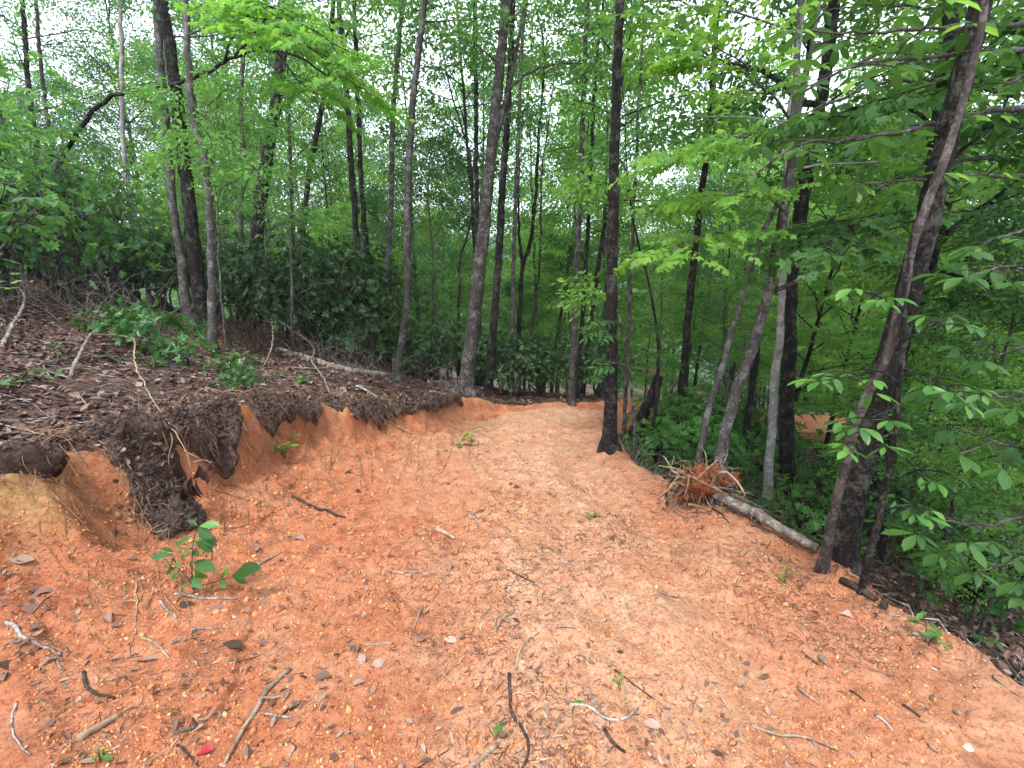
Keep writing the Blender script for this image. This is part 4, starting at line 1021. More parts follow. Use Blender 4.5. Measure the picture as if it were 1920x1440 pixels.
# ------------------------------------------------------------------ broad-leaved branches close by: every leaf an object
BIG = [mk_mesh('leaf', *(lambda t: (t[0], [t[1]]))(_blade(5, .20, c, .6, cp)), True, mats=[M['leaf_big']]) for c, cp in ((.16, .05), (.28, .09), (.08, .03), (.22, .0))]
NEW = [mk_mesh('leaf', *(lambda t: (t[0], [t[1]]))(_blade(5, w, c, .6, cp)), True, mats=[M['leaf_new']]) for w, c, cp in ((.19, .18, .06), (.21, .26, .08), (.18, .10, .04))]
NEW2 = [mk_mesh('leaf', *(lambda t: (t[0], [t[1]]))(_blade(4, w, c, .6, cp)), True, mats=[M['leaf_light']]) for w, c, cp in ((.22, .18, .06), (.24, .26, .08))]
FERN = [mk_mesh('leaf', *(lambda t: (t[0], [t[1]]))(_blade(4, .17, .2, .6, .06)), True, mats=[M['leaf_fern']])]
LIME = [mk_mesh('leaf', MAPLE[0], [MAPLE[2]], False, mats=[M['leaf_lime']])]
def leaf_obj(me, parent, p, d, up, size, base):
    F = frames(np.array([d]), np.array([up]))[0] * size
    o = bpy.data.objects.new('leaf', me); COL.objects.link(o); o.parent = parent
    mm = Matrix.Identity(4)
    for i in range(3):
        for j in range(3): mm[i][j] = F[i, j]
        mm[i][3] = p[i] - base[i]
    o.matrix_basis = mm
    return o
def leafy_branch(root, base, pts, w, n_whorl, per, size, mats, bark, r, t0=.35, side=.25, droop=-.25, leafpar=None):
    Lp = np.array([at(*p) for p in pts]); L, t = resample(Lp, .06, .012, int(r.integers(999)))
    wd = wdepth(L[0]) / FPX
    lm = MB(); lm.tube(L - base, np.linspace(w / 2 * wd, max(.0022, w * .2 / 2 * wd), len(L)), 6, .1, 3, False)
    spots = []
    for i in range(n_whorl):
        f = t0 + (1 - t0) * (i + .5 * r.random() + .5) / n_whorl; f = min(f, 1)
        k = min(int(f * (len(L) - 1)), len(L) - 2); p = L[k]; d = norm(L[k + 1] - L[k])
        if i < n_whorl - 1:
            a = math.radians(r.uniform(35, 75)) * (1 if i % 2 else -1)
            e = np.array([d[0] * math.cos(a) - d[1] * math.sin(a), d[0] * math.sin(a) + d[1] * math.cos(a), d[2] * .4 + r.uniform(-.3, .15)])
            e = norm(e); q = p + e * side * r.uniform(.4, 1.2)
            lm.tube(np.array([p, (p + q) / 2 + (0, 0, .012), q]) - base, [.0045, .0035, .002], 4, cap=False)
        else: q = L[-1]; e = d
        spots.append((q, e))
    bo = link('branch', lm.mesh('branch', M[bark]), root)
    for q, e in spots:
        m_ = per + int(r.integers(-1, 2))
        for j in range(m_):
            az = 2 * math.pi * (j + r.uniform(-.25, .25)) / m_
            hz = norm(np.array([e[0], e[1], 0]) + 1e-4); pr = np.array([-hz[1], hz[0], 0])
            d = hz * (math.cos(az) * .85 + .45) + pr * math.sin(az) + np.array([0, 0, droop + r.uniform(-.28, .18)])
            leaf_obj(mats[int(r.integers(len(mats)))], bo, q + norm(d) * .012, d, (r.normal(0, .22), r.normal(0, .22), 1), size * r.uniform(.62, 1.15), base)
    return bo
rb = np.random.default_rng(44)
# umbrella tree rooted out of view at the right: its sprays hang into the picture
def big_tree(name, label, x, y, H, w, branches, per, size, mats, bark, seed):
    base = np.array([x, y, tz(x, y)]); o = thing(name, label, 'tree', base)
    P, t = resample([(0, 0, -.2), (.05, .02, H * .35), (-.04, .06, H * .7), (.06, 0, H)], .12, .02, seed)
    m = MB(); m.tube(P, (w / 2) * (1 - .7 * t), 10, .08, seed, False); link('trunk', m.mesh('trunk', M[bark]), o)
    for b in branches:
        leafy_branch(o, base, *b[:2], b[2], per, size, mats, bark, rb, *(b[3:]))
    return o
big_tree('umbrella_tree', 'broad-leaved tree at the right edge with sprays hanging over the hollow', 4.35, 2.75, 4.2, .16, [
    ([(2040, 640, 2.75), (1960, 640, 2.7), (1900, 655, 2.6), (1850, 675, 2.5)], 9, 6, .3),
    ([(2040, 720, 2.75), (1940, 735, 2.6), (1860, 750, 2.5), (1790, 740, 2.4)], 9, 8, .25),
    ([(2040, 860, 2.75), (1950, 850, 2.6), (1870, 830, 2.5), (1800, 850, 2.4)], 9, 7, .25),
    ([(2040, 930, 2.75), (1940, 960, 2.6), (1850, 985, 2.5), (1770, 980, 2.4), (1720, 1000, 2.3)], 10, 9, .2),
    ([(2040, 980, 2.75), (1950, 1030, 2.5), (1880, 1060, 2.3), (1830, 1070, 2.2)], 10, 9, .25),
    ([(2040, 560, 2.75), (1960, 520, 2.7), (1890, 500, 2.6), (1810, 520, 2.5)], 9, 7, .25),
    ([(2040, 1010, 2.7), (1960, 1090, 2.3), (1915, 1120, 2.1)], 9, 5, .3)], 6, .135, BIG, 'bark_red', 51)
big_tree('umbrella_tree', 'broad-leaved tree whose bright sprays cross the upper right of the picture', 5.4, 4.1, 5.2, .14, [
    ([(1960, 40, 3.4), (1850, 50, 3.0), (1720, 55, 2.7), (1600, 62, 2.5), (1500, 55, 2.4)], 11, 10, .15),
    ([(1960, 90, 3.4), (1820, 100, 3.0), (1680, 110, 2.7), (1580, 130, 2.5), (1520, 160, 2.4)], 11, 9, .2),
    ([(1960, 200, 3.5), (1840, 210, 3.2), (1700, 245, 2.9), (1580, 265, 2.7), (1480, 280, 2.5), (1410, 330, 2.45)], 11, 11, .15),
    ([(1960, 330, 3.5), (1820, 330, 3.2), (1700, 340, 2.9), (1600, 345, 2.8)], 10, 8, .2),
    ([(1960, 120, 3.4), (1900, 150, 3.2), (1850, 180, 3.0)], 9, 5, .2),
    ([(1960, 430, 3.5), (1890, 440, 3.2), (1820, 470, 3.0)], 9, 5, .2)], 6, .125, BIG + NEW2[:1], 'bark_red', 52)
big_tree('umbrella_tree', 'broad-leaved tree behind the leaning trunks, its layered sprays filling the upper right', 6.0, 4.7, 5.5, .12, [
    ([(1900, 300, 4.6), (1800, 300, 4.2), (1690, 330, 3.9), (1600, 380, 3.7)], 8, 9, .2),
    ([(1900, 180, 4.6), (1760, 150, 4.2), (1640, 160, 3.9), (1540, 200, 3.7), (1450, 240, 3.6)], 9, 11, .2),
    ([(1900, 60, 4.6), (1760, 20, 4.2), (1640, 10, 3.9), (1540, 20, 3.7)], 8, 9, .2),
    ([(1900, 400, 4.6), (1780, 400, 4.2), (1640, 440, 3.8), (1560, 480, 3.6)], 8, 9, .2),
    ([(1900, 480, 4.6), (1830, 560, 4.0), (1780, 600, 3.7)], 8, 6, .2),
    ([(1900, 250, 4.6), (1930, 240, 4.0), (1880, 260, 3.6)], 8, 5, .2)], 6, .13, BIG, 'bark_red', 53)
# slim sapling at the road edge
def sapling_near():
    g = ground(1612, 1112); base = g.copy()
    o = thing('sapling', 'very slim dark sapling at the road edge right of the very thick leaning trunk', 'sapling', base)
    W = [g, at(1640, 1000, g[1]), at(1663, 900, g[1]), at(1684, 760, g[1]), at(1692, 650, g[1]), at(1697, 560, g[1]), at(1710, 440, g[1])]
    W.insert(0, g - (0.03, 0, .2)); P, t = resample(W, .06, .01, 4); wd = wdepth(g) / FPX
    m = MB(); m.tube(P - base, np.interp(t, [0, .8, 1], [6.5, 4, 1.5]) * wd, 8, .12, 9, False); link('trunk', m.mesh('trunk', M['bark_dark']), o)
    y = g[1]
    for pts, w, nw in [([(1690, 690, y), (1740, 700, y - .1), (1790, 725, y - .2), (1840, 740, y - .3)], 5, 6), ([(1688, 720, y), (1640, 690, y - .1), (1590, 705, y - .2), (1540, 715, y - .25)], 5, 6),
                       ([(1684, 760, y), (1640, 780, y - .15), (1610, 800, y - .25)], 4, 4), ([(1676, 810, y), (1630, 830, y - .2), (1590, 845, y - .3)], 4, 4),
                       ([(1690, 640, y), (1740, 620, y - .1), (1780, 590, y)], 4, 5), ([(1650, 960, y), (1690, 945, y - .1), (1740, 955, y - .1)], 5, 5), ([(1695, 580, y), (1650, 560, y - .1), (1600, 540, y - .2)], 4, 5), ([(1660, 910, y), (1720, 880, y), (1780, 890, y - .1)], 4, 5)]:
        leafy_branch(o, base, pts, w, nw, 5, .10, NEW, 'bark_dark', rb, .4, .15)
sapling_near()
def left_branch():
    x, y = atg(20, 5.2); base = np.array([x, y, tz(x, y)])
    o = thing('magnolia_sapling', 'pale-leaved magnolia sapling at the left edge above the leaf slope', 'sapling', base)
    for pts, w, nw in [([(-60, 600, 5.2), (-20, 500, 5.1), (20, 410, 5.0), (60, 370, 4.9)], 8, 4), ([(-40, 560, 5.2), (40, 420, 5.0), (110, 380, 4.9)], 7, 3), ([(-20, 500, 5.1), (-5, 400, 5.0), (10, 350, 4.9)], 6, 3)]:
        leafy_branch(o, base, pts, w, nw, 6, .17, BIG, 'bark_grey', rb, .6, .15)
left_branch()

# ------------------------------------------------------------------ seedlings
def seedling(name, label, u, v, H, nleaf, size, mats, nst=2, spread=.6, seed=0, y=None, group=None, cat='seedling'):
    g = ground(u, v) if y is None else at(u, v, y); r = np.random.default_rng(seed)
    o = thing(name, label, cat, g, group)
    for s in range(nst):
        a = 6.28 * s / nst + r.uniform(0, 1.5); e = np.array([math.cos(a) * spread * H * .6, math.sin(a) * spread * H * .6, H * r.uniform(.6, 1)]) if nst > 1 else np.array([.05 * H, 0, H])
        P, t = resample([(0, 0, -.03), e * .5 + (0, 0, .1 * H), e], .02, .004, seed + s)
        m = MB(); m.tube(P, .0035 * (1 - .6 * t) + .0006 * (H > .3), 5, cap=False); st = link('stem', m.mesh('stem', M['bark_grey']), o)
        k = max(1, nleaf // nst)
        for j in range(k):
            f = .4 + .6 * (j + 1) / k; p = P[min(int(f * (len(P) - 1)), len(P) - 1)]
            az = j * 2.4 + r.uniform(-.4, .4); d = np.array([math.cos(az), math.sin(az), r.uniform(-.2, .5)])
            leaf_obj(mats[int(r.integers(len(mats)))], st, p, d, (r.normal(0, .2), r.normal(0, .2), 1), size * r.uniform(.65, 1.15), np.zeros(3))
    return o
def front_sprig():
    g = ground(366, 1106); base = g; y = g[1]
    o = thing('sprig', 'leafy green sprig growing at the foot of the dark sod flap in the foreground', 'plant', base)
    c = lambda x, yy, dy=0: at(x / 4, 740 + yy / 4, y + dy)
    stems = []
    for pts, w in [([(1450, 1465), (1440, 1320), (1442, 1180), (1462, 1050), (1482, 985)], 5), ([(1445, 1430), (1390, 1360), (1335, 1290), (1290, 1190)], 4), ([(1455, 1455), (1560, 1420), (1640, 1395), (1735, 1365)], 4)]:
        L, t = resample(np.array([c(*p) for p in pts]), .02, .003, 3); m = MB(); m.tube(L - base, np.linspace(.0042, .002, len(L)), 6, cap=False)
        stems.append(link('stem', m.mesh('stem', M['bark_grey']), o))
    dk = bpy.data.materials['leaf_broad_green']
    lv = [(1485, 985, 1405, 935, 0), (1490, 990, 1625, 960, 0), (1445, 1060, 1305, 1125, 0), (1480, 1000, 1575, 1065, 0), (1475, 1060, 1632, 1085, 0), (1475, 1080, 1628, 1125, 0), (1470, 1100, 1600, 1175, 0), (1455, 1090, 1535, 1150, 0),
          (1300, 1200, 1125, 1212, 1), (1310, 1180, 1215, 1148, 1), (1318, 1225, 1250, 1295, 1), (1320, 1240, 1345, 1300, 1), (1330, 1290, 1230, 1345, 1), (1340, 1310, 1280, 1395, 1), (1440, 1230, 1425, 1300, 0), (1445, 1250, 1590, 1302, 0),
          (1450, 1300, 1545, 1395, 0), (1350, 1190, 1410, 1215, 1), (1440, 1170, 1480, 1200, 0), (1445, 1140, 1380, 1180, 0), (1640, 1395, 1712, 1305, 2), (1735, 1362, 1915, 1283, 2), (1735, 1370, 1855, 1405, 2), (1640, 1400, 1690, 1445, 2),
          (1600, 1410, 1580, 1450, 2), (1440, 1380, 1490, 1430, 0), (1430, 1400, 1365, 1440, 1), (1445, 1350, 1480, 1400, 0), (1310, 1180, 1380, 1150, 1)]
    for k, (a, b, e, f, s) in enumerate(lv):
        p = c(a, b, -.01); q = c(e, f, rb.uniform(-.10, .03)); d = q - p; sz = np.linalg.norm(d) * 1.02
        leaf_obj((NEW if k % 3 else BIG)[k % 3], stems[s], p, d, (rb.normal(0, .25), -.55, 1), sz, base)
front_sprig()
def bank_plants():
    seedling('seedling', 'bright green rhododendron seedling on the clay face of the left bank', 532, 858, .26, 22, .12, NEW, 4, .8, 61, group=None)
    seedling('fern', 'yellow-green tuft growing alone in the middle of the clay road', 880, 836, .26, 26, .11, FERN, 6, .55, 62, cat='fern')
    seedling('seedling', 'tiny green seedling on the clay near the very thick leaning trunk', 1470, 1092, .10, 7, .06, NEW2, 1, .5, 63)
    seedling('seedling', 'green seedling on the road shoulder at the lower right', 1738, 1205, .16, 10, .085, NEW, 2, .7, 64)
    seedling('seedling', 'pale green seedling at the lower right beyond the shoulder', 1840, 1215, .16, 9, .09, NEW, 2, .7, 65)
    seedling('seedling', 'tiny bright two-leaf sprout among the debris in the foreground', 1160, 1286, .04, 4, .045, NEW2, 1, .5, 66)
    seedling('seedling', 'green seedling by the tangle left of the upturned roots', 1213, 870, .30, 14, .09, NEW2, 2, .5, 67)
    seedling('seedling', 'low green seedling at the left edge above the bank', 20, 735, .16, 14, .12, NEW, 4, 1.3, 68)
    seedling('seedling', 'green seedling beside the bent bare branch on the leaf slope', 95, 720, .18, 12, .11, NEW, 3, 1.2, 69)
    seedling('seedling', 'small pale green seedling left of the bent bare branch', 105, 668, .16, 12, .10, NEW, 3, 1.0, 70)
    seedling('seedling', 'green seedling at the crook of the bent bare branch', 228, 690, .2, 14, .10, NEW, 3, 1.0, 71)
    seedling('seedling', 'flat round-leaved seedling on the leaf slope below the fallen log', 566, 718, .08, 8, .16, NEW, 2, 1.2, 72)
    seedling('seedling', 'small green seedling on the leaf slope near the head of the log', 525, 706, .12, 10, .10, NEW, 2, 1.0, 73)
    seedling('seedling', 'small green seedling at the foot of the bowed grey trunk', 705, 712, .16, 12, .10, NEW, 3, 1.0, 74)
    seedling('seedling', 'few green leaves flat on the clay in mid road', 1108, 970, .05, 6, .08, NEW, 2, 1.2, 75)
    seedling('seedling', 'low green leaves beside the yellow-green tuft on the road', 862, 838, .05, 8, .11, NEW, 2, 1.4, 76)
    seedling('seedling', 'tiny yellow-green sprout at the bottom edge left of the crimson leaf', 190, 1425, .06, 5, .045, NEW2, 1, .5, 77)
    seedling('maple_seedling', 'lime maple seedling with lobed leaves at the left edge', 12, 585, .5, 9, .16, LIME, 3, .6, 78, y=5.0)
bank_plants()
# ------------------------------------------------------------------ sod hanging over the cut bank
_ys = np.linspace(2.0, 8.0, 420)
def crest_line():
    P, t = resample(np.array([(x, y, 0) for x, y in LEFT if -1 <= y <= 9.3]), .02)
    T_ = norm(np.gradient(P, axis=0)); Nn = np.stack([-T_[:, 1], T_[:, 0]], -1)
    # smooth the normals so neighbouring stations do not cross
    k = np.ones(41) / 41
    Nn = norm(np.stack([np.convolve(np.pad(Nn[:, i], 20, 'edge'), k, 'valid') for i in range(2)], -1))
    ds = np.linspace(.05, 2.4, 118)
    X_ = P[:, None, 0] + Nn[:, None, 0] * ds; Y_ = P[:, None, 1] + Nn[:, None, 1] * ds
    li = terr(X_.ravel(), Y_.ravel(), True)[5].reshape(X_.shape)
    dc = ds[np.argmax(li > .5, 1)]
    dc = np.convolve(np.pad(dc, 5, 'edge'), np.ones(11) / 11, 'valid')
    return P[:, :2], Nn, dc
CP, CN, CD = crest_line()
SOD_Y = [1.6, 2.4, 2.75, 2.9, 3.1, 3.3, 3.50, 3.60, 3.75, 3.9, 4.1, 4.35, 4.5, 4.7, 4.9, 5.1, 5.4, 5.8, 6.3, 7, 8]
SOD_D = [.05, .05, .05, .05, .07, .10, .12, .10, .10, .16, .20, .26, .08, .04, .18, .10, .14, .06, .20, .12, .10]
SURF = []
def sod(name, label, y0, y1, up=.42, thick=.075):
    q = (CP[:, 1] > y0) & (CP[:, 1] < y1); P = CP[q]; Nn = CN[q]; dc = CD[q]; n = len(P)
    Dd = np.interp(P[:, 1], SOD_Y, SOD_D) * dc * (1 + .7 * fbm(P[:, 1] * 14, P[:, 1] * 0, 4, 5)) + .03
    e = np.clip(np.minimum(np.arange(n), n - 1 - np.arange(n)) / 6, 0, 1) ** .5
    nv = 22
    vs = np.linspace(0, 1, nv)
    top = []; bot = []
    for i, v in enumerate(vs):
        L = up + Dd
        d = dc + up - v * L                       # from uphill over the edge and down the face
        over = np.clip((dc - d) / np.maximum(Dd, .01), 0, 1)
        sh = np.interp(P[:, 1], [2.9, 3.1, 3.5, 3.6], [0, 0, 0, 0]) * over
        x = P[:, 0] + Nn[:, 0] * d - Nn[:, 1] * sh; y = P[:, 1] + Nn[:, 1] * d + Nn[:, 0] * sh
        z = terr(x, y)
        th = thick * e * (np.minimum(1, v * 4) * (.35 + .65 * sstep(-.15, .1, dc - d))) * (1 + .5 * fbm(x * 6, y * 6, 3, 7)) + .03 * e * over
        lump = e * min(1, v * 5) * (.35 + .65 * sstep(-.15, .1, dc - d)) * (.06 * fbm(x * 9, y * 9 + z * 5, 3, 15) + .035 * fbm(x * 26, y * 26 + z * 20, 3, 16))
        out = (.05 * over ** 2 + .03 * over * fbm(P[:, 1] * 14, z * 9, 2, 8)) * e
        top.append(np.stack([x - Nn[:, 0] * (out + th * .5 * over), y - Nn[:, 1] * (out + th * .5 * over), z + th + lump], -1))
        bot.append(np.stack([x + Nn[:, 0] * .02, y + Nn[:, 1] * .02, z - .05], -1))
    # bring the top's last row under as a lip
    lip = top[-1] * .55 + bot[-1] * .45 + np.array([0, 0, -.03])
    rows = top + [lip] + [bot[-1]]
    V = np.concatenate(rows); m = len(rows)
    i = (np.arange(m - 1)[:, None] * n + np.arange(n - 1)[None]).ravel()
    o = link(name, mk_mesh(name, V, [np.stack([i, i + n, i + n + 1, i + 1], -1)], True, mats=[M['peat']]))
    tag(o, label, 'sod', 'torn sod along the top of the cut bank')
    SURF.append(np.stack(top, 0)); return np.stack(rows[nv - 3 : nv + 1], 0)
edges = [sod('sod_mat', 'dark torn sod fringe along the nearest part of the left bank', 2.2, 3.56, .5, .085),
         sod('sod_mat', 'grey root-matted sod overhanging the bank above the withered leaves', 3.57, 4.58, .4, .085),
         sod('sod_mat', 'dark sod lip over the clay above the bank seedling', 4.76, 5.65, .3, .055),
         sod('sod_mat', 'low crumbling sod edge at the far end of the bank', 5.9, 7.9, .28, .04)]
def flap():
    A_ = [(110, 835), (165, 848), (205, 866), (236, 892), (252, 935), (268, 975), (295, 1002), (325, 1016)]; B_ = [(262, 770), (290, 800), (318, 838), (338, 872), (352, 905), (366, 940), (378, 972), (384, 996)]
    a, t = resample(np.array([ground(*p) for p in A_]), .02, .01, 2); b, _ = resample(np.array([ground(*p) for p in B_]), .02, .01, 3)
    n = 90; k = 48; t = np.linspace(0, 1, n)
    f = lambda P: np.stack([np.interp(t, np.linspace(0, 1, len(P)), np.convolve(np.pad(P[:, i], 6, 'edge'), np.ones(13) / 13, 'valid')) for i in range(3)], -1)
    a = f(a); b = f(b); q = np.linspace(0, 1, k)[None, :, None]
    ea = .05 * fbm(t * 9, t * 0, 3, 3)[:, None]; eb = .04 * fbm(t * 9 + 30, t * 0, 3, 4)[:, None]; w = norm(b - a)
    a = a + w * ea; b = b + w * eb
    G = a[:, None] * (1 - q) + b[:, None] * q
    e = np.sin(math.pi * np.linspace(0, 1, k))[None] ** .4 * np.minimum(1, (1 - t) * 12)[:, None] ** .5
    x, y = G[..., 0], G[..., 1]
    lum = .07 * fbm(x.ravel() * 8, y.ravel() * 8, 3, 15).reshape(x.shape) + .045 * fbm(x.ravel() * 24, y.ravel() * 24, 3, 16).reshape(x.shape)
    base = np.maximum(G[..., 2], terr(x.ravel(), y.ravel()).reshape(x.shape))
    G[..., 2] = base + .02 + e * (.075 + lum)
    G[..., 1] -= e * .03
    und = G[:, ::-1].copy(); und[..., 2] -= .05 * np.sin(math.pi * np.linspace(0, 1, k))[None] + .03; und[..., 1] += .03
    R = np.concatenate([G, und], 1); kk = 2 * k
    i = (np.arange(n - 1)[:, None] * kk + np.arange(kk)[None]); j = (np.arange(n - 1)[:, None] * kk + (np.arange(kk)[None] + 1) % kk)
    o = link('sod_flap', mk_mesh('sod_flap', R.reshape(-1, 3), [np.stack([i, j, j + kk, i + kk], -1).reshape(-1, 4)], True, mats=[M['peat']]))
    tag(o, 'long dark flap of torn sod hanging down the left bank to the sprig', 'sod', 'torn sod along the top of the cut bank')
    SURF.append(G); edges.append(np.stack([G[:, 0], G[:, 1], G[:, 2], G[:, 1]], 0))
flap()
def hang_roots():
    m = MB(); r = np.random.default_rng(9)
    for E in edges:
        n = E.shape[1]
        for _ in range(int(n * 1.5)):
            p = E[int(r.integers(4)), int(r.integers(n))].copy(); L = r.uniform(.05, .26) * (1.6 if r.random() < .12 else 1)
            d = np.array([r.normal(.25, .3), r.normal(-.15, .3), -1.0]); q = p + norm(d) * L
            s = tz(q[0], q[1]) + .015
            if q[2] < s: q[2] = s
            Q, _ = resample([p, (p + q) / 2 + r.normal(0, .02, 3), q], .03, .006, int(r.integers(9999)))
            m.tube(Q, np.linspace(r.uniform(.0012, .0032), .0008, len(Q)), 3, cap=False)
        # root mesh combed over the top of the sod
        for _ in range(int(n * 1.1)):
            k = int(r.integers(n)); p = E[0, k]; a = r.uniform(0, 6.28); L = r.uniform(.08, .3)
            b = p + np.array([-.1 + r.normal(0, .15), .02 + r.normal(0, .15), 0]); q = b + np.array([math.cos(a) * L, math.sin(a) * L, 0])
            W = np.array([b, (b + q) / 2 + r.normal(0, .03, 3), q]); W[:, 2] = terr(W[:, 0], W[:, 1]) + r.uniform(.05, .12)
            Q, _ = resample(W, .05, .008, int(r.integers(9999))); m.tube(Q, r.uniform(.0012, .0028), 3, cap=False)
    tag(link('hanging_roots', m.mesh('hanging_roots', M['root'])), 'fine roots trailing from the torn sod over the clay', kind='stuff')
hang_roots()

def bank_roots():
    m = MB(); r = np.random.default_rng(19)
    for _ in range(170):
        u = r.uniform(40, 900); lo = np.interp(u, [0, 300, 480, 620, 760, 900], [880, 870, 800, 790, 790, 790]); hi = np.interp(u, [0, 300, 480, 620, 760, 900], [1250, 1120, 1000, 900, 850, 815])
        v = r.uniform(lo, hi); L = r.uniform(20, 90); a = r.normal(math.radians(65), .6)
        pts = [ground(u + L * t * math.cos(a) + r.normal(0, 4), v + L * t * math.sin(a) + r.normal(0, 3)) for t in (0, .5, 1)]
        Q, _ = resample(np.array(pts) + (0, 0, .008), .03, .008, int(r.integers(9999))); m.tube(Q, r.uniform(.0015, .0045), 4, .1, 1, False)
    tag(link('bank_roots', m.mesh('bank_roots', M['root'])), 'thin pale roots lying over the clay face of the left bank', kind='stuff')
bank_roots()
def hollow_clods():
    r = np.random.default_rng(29); m = MB()
    for _ in range(12):
        g = ground(r.normal(228, 26), r.normal(945, 30)); m.scatter(LUMP[int(r.integers(4))], frames(r.normal(0, 1, (1, 3)), r.normal(0, 1, (1, 3))) * r.uniform(.012, .034), g[None] + (0, 0, .004))
    D_ = MB()
    for _ in range(16):
        g = ground(r.normal(232, 18), r.normal(928, 34)); D_.scatter(LUMP[int(r.integers(4))], frames(r.normal(0, 1, (1, 3)), r.normal(0, 1, (1, 3))) * r.uniform(.006, .028), g[None] + (0, 0, .004))
    tag(link('hollow_shade_lumps', D_.mesh('hollow_shade_lumps', M['peat'])), 'dark peat lumps added to darken the shaded hollow under the sod', kind='stuff')  # lumps put in so the hollow looks deep in shade
    tag(link('clod_rubble', m.mesh('clod_rubble', M['ochre_crumb'])), 'ochre clods crumbled under the sod flap', kind='stuff')
def _lump(seed):
    r = np.random.default_rng(seed)
    g = (1 + 5 ** .5) / 2
    V = norm(np.array([(-1, g, 0), (1, g, 0), (-1, -g, 0), (1, -g, 0), (0, -1, g), (0, 1, g), (0, -1, -g), (0, 1, -g), (g, 0, -1), (g, 0, 1), (-g, 0, -1), (-g, 0, 1)]))
    V = V * (1 + r.uniform(-.3, .3, (12, 1))) * (1, .8, .65)
    Tn = [(0, 11, 5), (0, 5, 1), (0, 1, 7), (0, 7, 10), (0, 10, 11), (1, 5, 9), (5, 11, 4), (11, 10, 2), (10, 7, 6), (7, 1, 8), (3, 9, 4), (3, 4, 2), (3, 2, 6), (3, 6, 8), (3, 8, 9), (4, 9, 5), (2, 4, 11), (6, 2, 10), (8, 6, 7), (9, 8, 1)]
    return L_(V, (), Tn)
def _lump8(seed):
    r = np.random.default_rng(seed)
    V = np.array([(1, 0, 0), (-1, 0, 0), (0, 1, 0), (0, -1, 0), (0, 0, 1), (0, 0, -1)], float) * (1 + r.uniform(-.35, .35, (6, 1)))
    return L_(V, (), [(0, 2, 4), (2, 1, 4), (1, 3, 4), (3, 0, 4), (2, 0, 5), (1, 2, 5), (3, 1, 5), (0, 3, 5)])
LUMP = [_lump(k) for k in range(4)]; LUMP8 = [_lump8(k) for k in range(4)]
hollow_clods()

# ------------------------------------------------------------------ loose stuff on the ground
def scatter_pts(n, seed, ylo, yhi, alo, ahi, power):
    """ground points, thinning out with distance"""
    r = np.random.default_rng(seed)
    u = r.random(n); k = 1 - power
    y = (ylo ** k + u * (yhi ** k - ylo ** k)) ** (1 / k); x = y * r.uniform(alo, ahi, n)
    return x, y, r
def rand_frames(r, n, tilt):
    a = r.uniform(0, 6.28, n); D = np.stack([np.cos(a), np.sin(a), r.normal(0, tilt, n)], -1)
    U = np.stack([r.normal(0, tilt, n), r.normal(0, tilt, n), np.ones(n)], -1)
    return frames(D, U)
CURL = [L_([(0, 0, 0), (.3, -.22, .14 * c), (.72, -.2, .12 * c), (1, 0, .05), (.72, .2, .16 * c), (.3, .22, .10 * c), (.5, 0, -.02)], (), [(0, 1, 6), (1, 2, 6), (2, 3, 6), (3, 4, 6), (4, 5, 6), (5, 0, 6)]) for c in (.4, 1.0, -.7, 1.5)]
SHRED = [L_([(0, -.04, 0), (0, .04, 0.01), (.5, -.05 + b, .04), (.5, .05 + b, .05), (1, -.03 + 2 * c, 0), (1, .03 + 2 * c, .01)], [(0, 2, 3, 1), (2, 4, 5, 3)]) for b, c in ((.12, .02), (-.16, .06), (.05, -.12), (.2, .1))]
def loose(name, label, tmpl, mat, x, y, r, size, tilt, keep, lift=.0):
    k = keep(*terr(x, y, True)[1:], x, y, r)
    x, y = x[k], y[k]; n = len(x); z = terr(x, y)
    S = size(r, n, y); F = rand_frames(r, n, tilt) * S[:, None, None]; m = MB(); t = np.arange(n) % len(tmpl)
    P = np.stack([x, y, z + lift + S * .12], -1)
    for j in range(len(tmpl)): m.scatter(tmpl[j], F[t == j], P[t == j])
    tag(link(name, m.mesh(name, M[mat], False)), label, kind='stuff')
